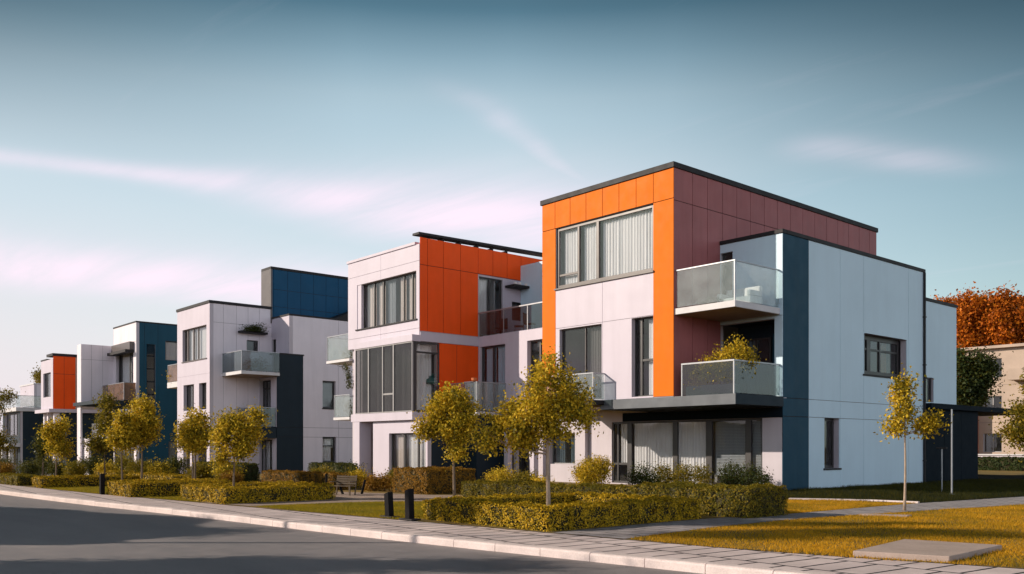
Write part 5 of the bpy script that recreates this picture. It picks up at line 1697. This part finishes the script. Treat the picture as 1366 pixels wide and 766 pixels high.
vp = np.column_stack([-22.1 + rng.normal(size=420) * 0.16, -0.85 + rng.normal(size=420) * 0.08, rng.uniform(4.9, 6.3, 420)])
vp[:60, 2] = 6.3 - np.linspace(0, 1.4, 60)
vp[:60, 0] = -22.1
vp[:, 0] += (vp[:, 2] - 6.3) * -0.12 - np.clip(vp[:, 2] - 5.8, 0, 1) * rng.uniform(0, 1.6, 420)
o0 = np.array((-22.1, -0.85, 6.38))
vm_ = MB()
vm_.tube([(0, 0, 0.02), (0.05, 0, -0.5), (0.12, 0, -1.4)], [0.015, 0.012, 0.005], 5)
vo = link(bpy.data.objects.new('hanging_plant', quads_mesh('hanging_plant', leaves_arrays(vp, 0.1, 0.06, rng) - o0, ['leaf_green', 'bark'], vm_)))
vo.location = o0
tag(vo, 'dark trailing plant hanging below the upper side balcony', 'plant', BP)

# things on the terrace and balcony of the second house
for i, (x_, s_) in enumerate(((-14.55, 0.16), (-14.62, 0.2), (-14.5, 0.14), (-14.6, 0.17), (-14.52, 0.2))):
    m = MB()
    y_ = 4.9 + 0.36 * i
    m.tube([(x_, y_, 10.302), (x_, y_, 10.302 + s_ * 0.6), (x_, y_, 10.302 + s_)], [0.07, 0.1, 0.09], 10)
    tag(m.build('pot', 'pot', origin=(x_, y_, 10.3), smooth=False), 'small white pot in the row on the dark shelf above the terrace', 'pot', 'white pots on the shelf')


def chair(name, loc, rz, label, group):
    r_ = empty(name, loc, label, 'chair', group)
    x, y, z = loc
    m = MB(); m.box(x - 0.25, y - 0.25, z + 0.42, x + 0.25, y + 0.25, z + 0.47); m.build('seat', 'dark_fabric', r_, bevel=0.01)
    m = MB(); m.prism([(x - 0.25, y + 0.22), (x + 0.25, y + 0.22), (x + 0.25, y + 0.27), (x - 0.25, y + 0.27)], z + 0.471, z + 1.0); m.build('backrest', 'dark_fabric', r_, bevel=0.01)
    for sx in (-1, 1):
        for sy_ in (-1, 1):
            m = MB(); m.tube([(x + sx * 0.27, y + sy_ * 0.25, z), (x + sx * 0.21, y + sy_ * 0.2, z + 0.42)], [0.016, 0.018], 6); m.build('leg', 'steel', r_)
    r_.rotation_euler = (0, 0, rz)
    return r_


chair('terrace_chair', (-14.2, 3.6, 7.385), 0.4, 'left dark chair behind the terrace glass', 'dark chairs on the terrace')
c2 = copy_tree(bpy.data.objects['terrace_chair'], (-12.9, 3.7, 7.385), -0.7, label='middle dark chair behind the terrace glass, turned to the house')
c3 = copy_tree(bpy.data.objects['terrace_chair'], (-11.9, 3.5, 7.385), 2.1, label='right dark chair behind the terrace glass')
m = MB()
m.tube([(-13.0, 1.3, 4.875), (-13.0, 1.3, 4.93), (-13.0, 1.3, 5.05)], [0.09, 0.14, 0.15], 12)
m.v = [(x, y - 0.47, z) for x, y, z in m.v]
tag(m.build('flower_pot', 'terracotta', origin=(-13.0, 0.83, 4.87)), 'orange pot standing on the glass rail of the first floor balcony', 'pot')
m = MB()
m.box(-14.85, 1.7, 3.405, -14.35, 2.2, 4.95); m.box(-14.9, 1.65, 4.952, -14.3, 2.25, 5.0)
tag(m.build('balcony_cabinet', 'pot', origin=(-14.6, 1.95, 3.4), bevel=0.015), 'pale cabinet beside the orange wall on the first floor balcony', 'cabinet')
FL = empty('floor_lamp', (-15.75, 0.35, 3.505), 'floor lamp with a dark green dome shade inside the bay window', 'lamp')
m = MB(); m.tube([(-15.75, 0.35, 3.506), (-15.75, 0.35, 3.54), (-15.75, 0.35, 3.545), (-15.75, 0.35, 4.9)], [0.2, 0.19, 0.02, 0.018], 14); m.build('stem', 'cap', FL)
m = MB(); m.tube([(-15.75, 0.35, 4.85), (-15.75, 0.35, 5.05), (-15.75, 0.35, 5.25), (-15.75, 0.35, 5.4)], [0.62, 0.56, 0.38, 0.08], 20); m.build('lamp_shade', 'green_lamp', FL, smooth=True)

# ================================================================== street furniture
def bollard(name, loc, label, tilt, foot=True, h=1.0):
    r_ = empty(name, loc, label, 'bollard', 'dark wooden bollards by the pavement')
    x, y, z = loc
    m = MB()
    w, d = 0.085, 0.07
    m.prism([(x - w, y - d), (x + w, y - d), (x + w, y + d), (x - w, y + d)], z, lambda a, b: z + h + (0.04 if a > x else 0.0))
    o = m.build('post', 'dark_wood', r_, bevel=0.008)
    o.rotation_euler = (0, R(tilt), 0)
    if foot:
        m = MB(); m.box(x - 0.25, y - 0.13, z, x + 0.25, y + 0.13, z + 0.035); m.build('foot_plate', 'cap', r_, bevel=0.005)
    return r_


bollard('bollard', (4.05, -15.42, 0.01), 'left one of the two dark leaning bollards beside the large hedge ring', -5, h=0.55)
bollard('bollard', (4.98, -15.5, 0.01), 'right and taller of the two dark bollards beside the large hedge ring', -2, h=0.66)
bollard('bollard', (-11.25, -17.12, 0.01), 'lone dark bollard at the pavement before the third hedge ring', 0, h=0.68, foot=False)

# bench
bx0, by0 = -5.15, -11.2
BN = empty('bench', (bx0, by0, 0.016), 'weathered wooden slatted bench on the gravel path', 'bench', rz=0.0)
m = MB()
for q in range(5): m.box(bx0 - 0.5, by0 - 0.26 + q * 0.1, 0.40, bx0 + 0.5, by0 - 0.18 + q * 0.1, 0.43)
m.build('seat', 'wood', BN, bevel=0.004)
m = MB()
for q in range(4): m.prism([(bx0 - 0.5, by0 + 0.25 + q * 0.025), (bx0 + 0.5, by0 + 0.25 + q * 0.025), (bx0 + 0.5, by0 + 0.28 + q * 0.025), (bx0 - 0.5, by0 + 0.28 + q * 0.025)], 0.47 + q * 0.1, 0.55 + q * 0.1)
m.build('backrest', 'wood', BN, bevel=0.004)
for sx in (-0.46, 0.46):
    m = MB(); m.box(bx0 + sx - 0.03, by0 - 0.25, 0.016, bx0 + sx + 0.03, by0 - 0.19, 0.4); m.build('leg', 'wood', BN)
    m = MB(); m.tube([(bx0 + sx, by0 + 0.22, 0.016), (bx0 + sx, by0 + 0.30, 0.45), (bx0 + sx, by0 + 0.37, 0.88)], [0.03, 0.03, 0.026], 6); m.build('leg', 'wood', BN)
    m = MB(); m.box(bx0 + sx - 0.03, by0 - 0.25, 0.58, bx0 + sx + 0.03, by0 + 0.28, 0.62); m.build('armrest', 'wood', BN)
BN.rotation_euler = (0, 0, R(28))
BN.scale = (0.78, 0.78, 0.78)
for (x_, y_, h, lx, lab) in ((-6.1, -11.3, 0.72, 0.02, 'upright dark garden stake left of the bench'), (-6.0, -10.9, 0.5, 0.34, 'leaning dark garden stake left of the bench'), (-5.2, -10.3, 0.5, -0.22, 'short leaning garden stake right of the bench')):
    m = MB()
    m.tube([(x_ + lx, y_, 0.0), (x_ + lx * 0.5, y_, h * 0.5), (x_, y_, h)], [0.045, 0.045, 0.04], 6)
    tag(m.build('garden_stake', 'dark_wood', origin=(x_, y_, 0)), lab, 'stake')

# slabs in the lawn, edging
m = MB()
m.prism([(14.9, -14.42), (16.15, -14.05), (16.05, -11.9), (14.6, -12.15)], -0.02, 0.095)
tag(m.build('concrete_slab', 'concrete', origin=(15.4, -13.1, 0), bevel=0.012), 'thick square concrete slab lying in the lawn by the pavement', 'slab')
m = MB()
m.prism([(10.95, -6.75), (11.95, -6.4), (11.9, -6.05), (10.9, -6.4)], -0.02, 0.05)
tag(m.build('stone_slab', 'concrete', origin=(11.4, -6.4, 0), bevel=0.008), 'thin pale stone slab near the foot of the sapling', 'slab')
eb = MB()
ep = [(6.2, -2.05), (7.2, -1.45), (8.3, -0.98), (9.68, -0.85)]
for a, b in zip(ep, ep[1:]):
    eb.prism([(a[0], a[1] - 0.05), (b[0], b[1] - 0.05), (b[0], b[1] + 0.05), (a[0], a[1] + 0.05)], -0.02, 0.06)
tag(eb.build('edging_stone', 'kerbstone', origin=(8, -1.3, 0)), 'thin stone edging along the sunlit triangle of grass', 'edging')
m = MB()
m.tube([(8.2, 4.9, 0), (8.2, 4.9, 2.95)], [0.03, 0.026], 10)
m.tube([(8.2, 4.9, 0), (8.2, 4.9, 0.03)], [0.09, 0.09], 10)
tag(m.build('pole', 'steel', origin=(8.2, 4.9, 0)), 'tall thin pale metal pole in the shaded grass by the garage', 'pole')
LP = empty('path_light', (7.3, 6.2, 0), 'short slim path light with a flat cap beside the tall pole', 'lamp')
m = MB(); m.tube([(7.3, 6.2, 0), (7.3, 6.2, 1.58)], [0.022, 0.022], 8); m.build('post', 'steel', LP)
m = MB(); m.box(7.12, 6.12, 1.581, 7.48, 6.28, 1.64); m.build('lamp_head', 'cap', LP, bevel=0.01)

# hedge and shrubs past the carport
hedge([(-10, 40.5, 16, 41.6)], 0.9, 'dark hedge in shade past the open carport', 220, 0.16, leafm='leaf_green', seed=20, group=None)

# ================================================================== across the street (out of the picture: they throw the shade on the road)
OG = 'street trees on the other side of the road'
OPP = [((-4.6, -29.2), 0.026, 5), ((3.2, -28.4), 0.025, 6), ((9.0, -28.9), 0.022, 8)]
ol = ['street tree opposite the second hedge ring', 'street tree opposite the bollards', 'street tree opposite the nearest house']
for i, (p, s_, sd) in enumerate(OPP):
    tree('street_tree', p, s_, [(0, 165, 60, 45), (-40, 130, 50, 38), (42, 128, 50, 38), (0, 100, 66, 34)], ol[i] + ' across the road', 'leaf_olive', 14000, 0.15, 0.09, OG, seed=60 + sd)
tb_ = [(-5.2, -27.9, 'tall narrow tree rising over the end of the long hedge across the road'), (-0.6, -27.3, 'tall narrow tree standing clear of the long hedge across the road')]
for i, (x_, y_, lab) in enumerate(tb_):
    tree('street_tree', (x_, y_), 0.03, [(0, 318, 30, 26), (-22, 286, 28, 22), (20, 262, 28, 20)], lab, 'leaf_olive', 9000, 0.15, 0.12, OG, seed=80 + i)
hedge([(-44.0, -28.6, -1.2, -27.6)], 3.7, 'tall dense hedge along the far side of the road', 120, 0.2, leafm='leaf_olive', seed=21, group=None,
      h2=lambda x, y: 3.6 + 1.5 * max(0.0, 1 - ((x + 8.0) / 6.0) ** 2) + 0.2 * math.sin(x * 1.3))

# ------------------------------------------------------------------ render settings
SC.render.engine = 'CYCLES'
SC.cycles.max_bounces = 8
SC.cycles.diffuse_bounces = 3
SC.cycles.glossy_bounces = 4
SC.cycles.transparent_max_bounces = 12
SC.cycles.transmission_bounces = 4
SC.cycles.sample_clamp_indirect = 6
SC.cycles.use_denoising = True
SC.cycles.caustics_reflective = False
SC.cycles.caustics_refractive = False
SC.view_settings.view_transform = 'Standard'
SC.view_settings.look = 'None'
SC.view_settings.exposure = 0.27
SC.view_settings.gamma = 1.0
SC.view_settings.use_curve_mapping = False
SC.render.resolution_x = 1024
SC.render.resolution_y = 574
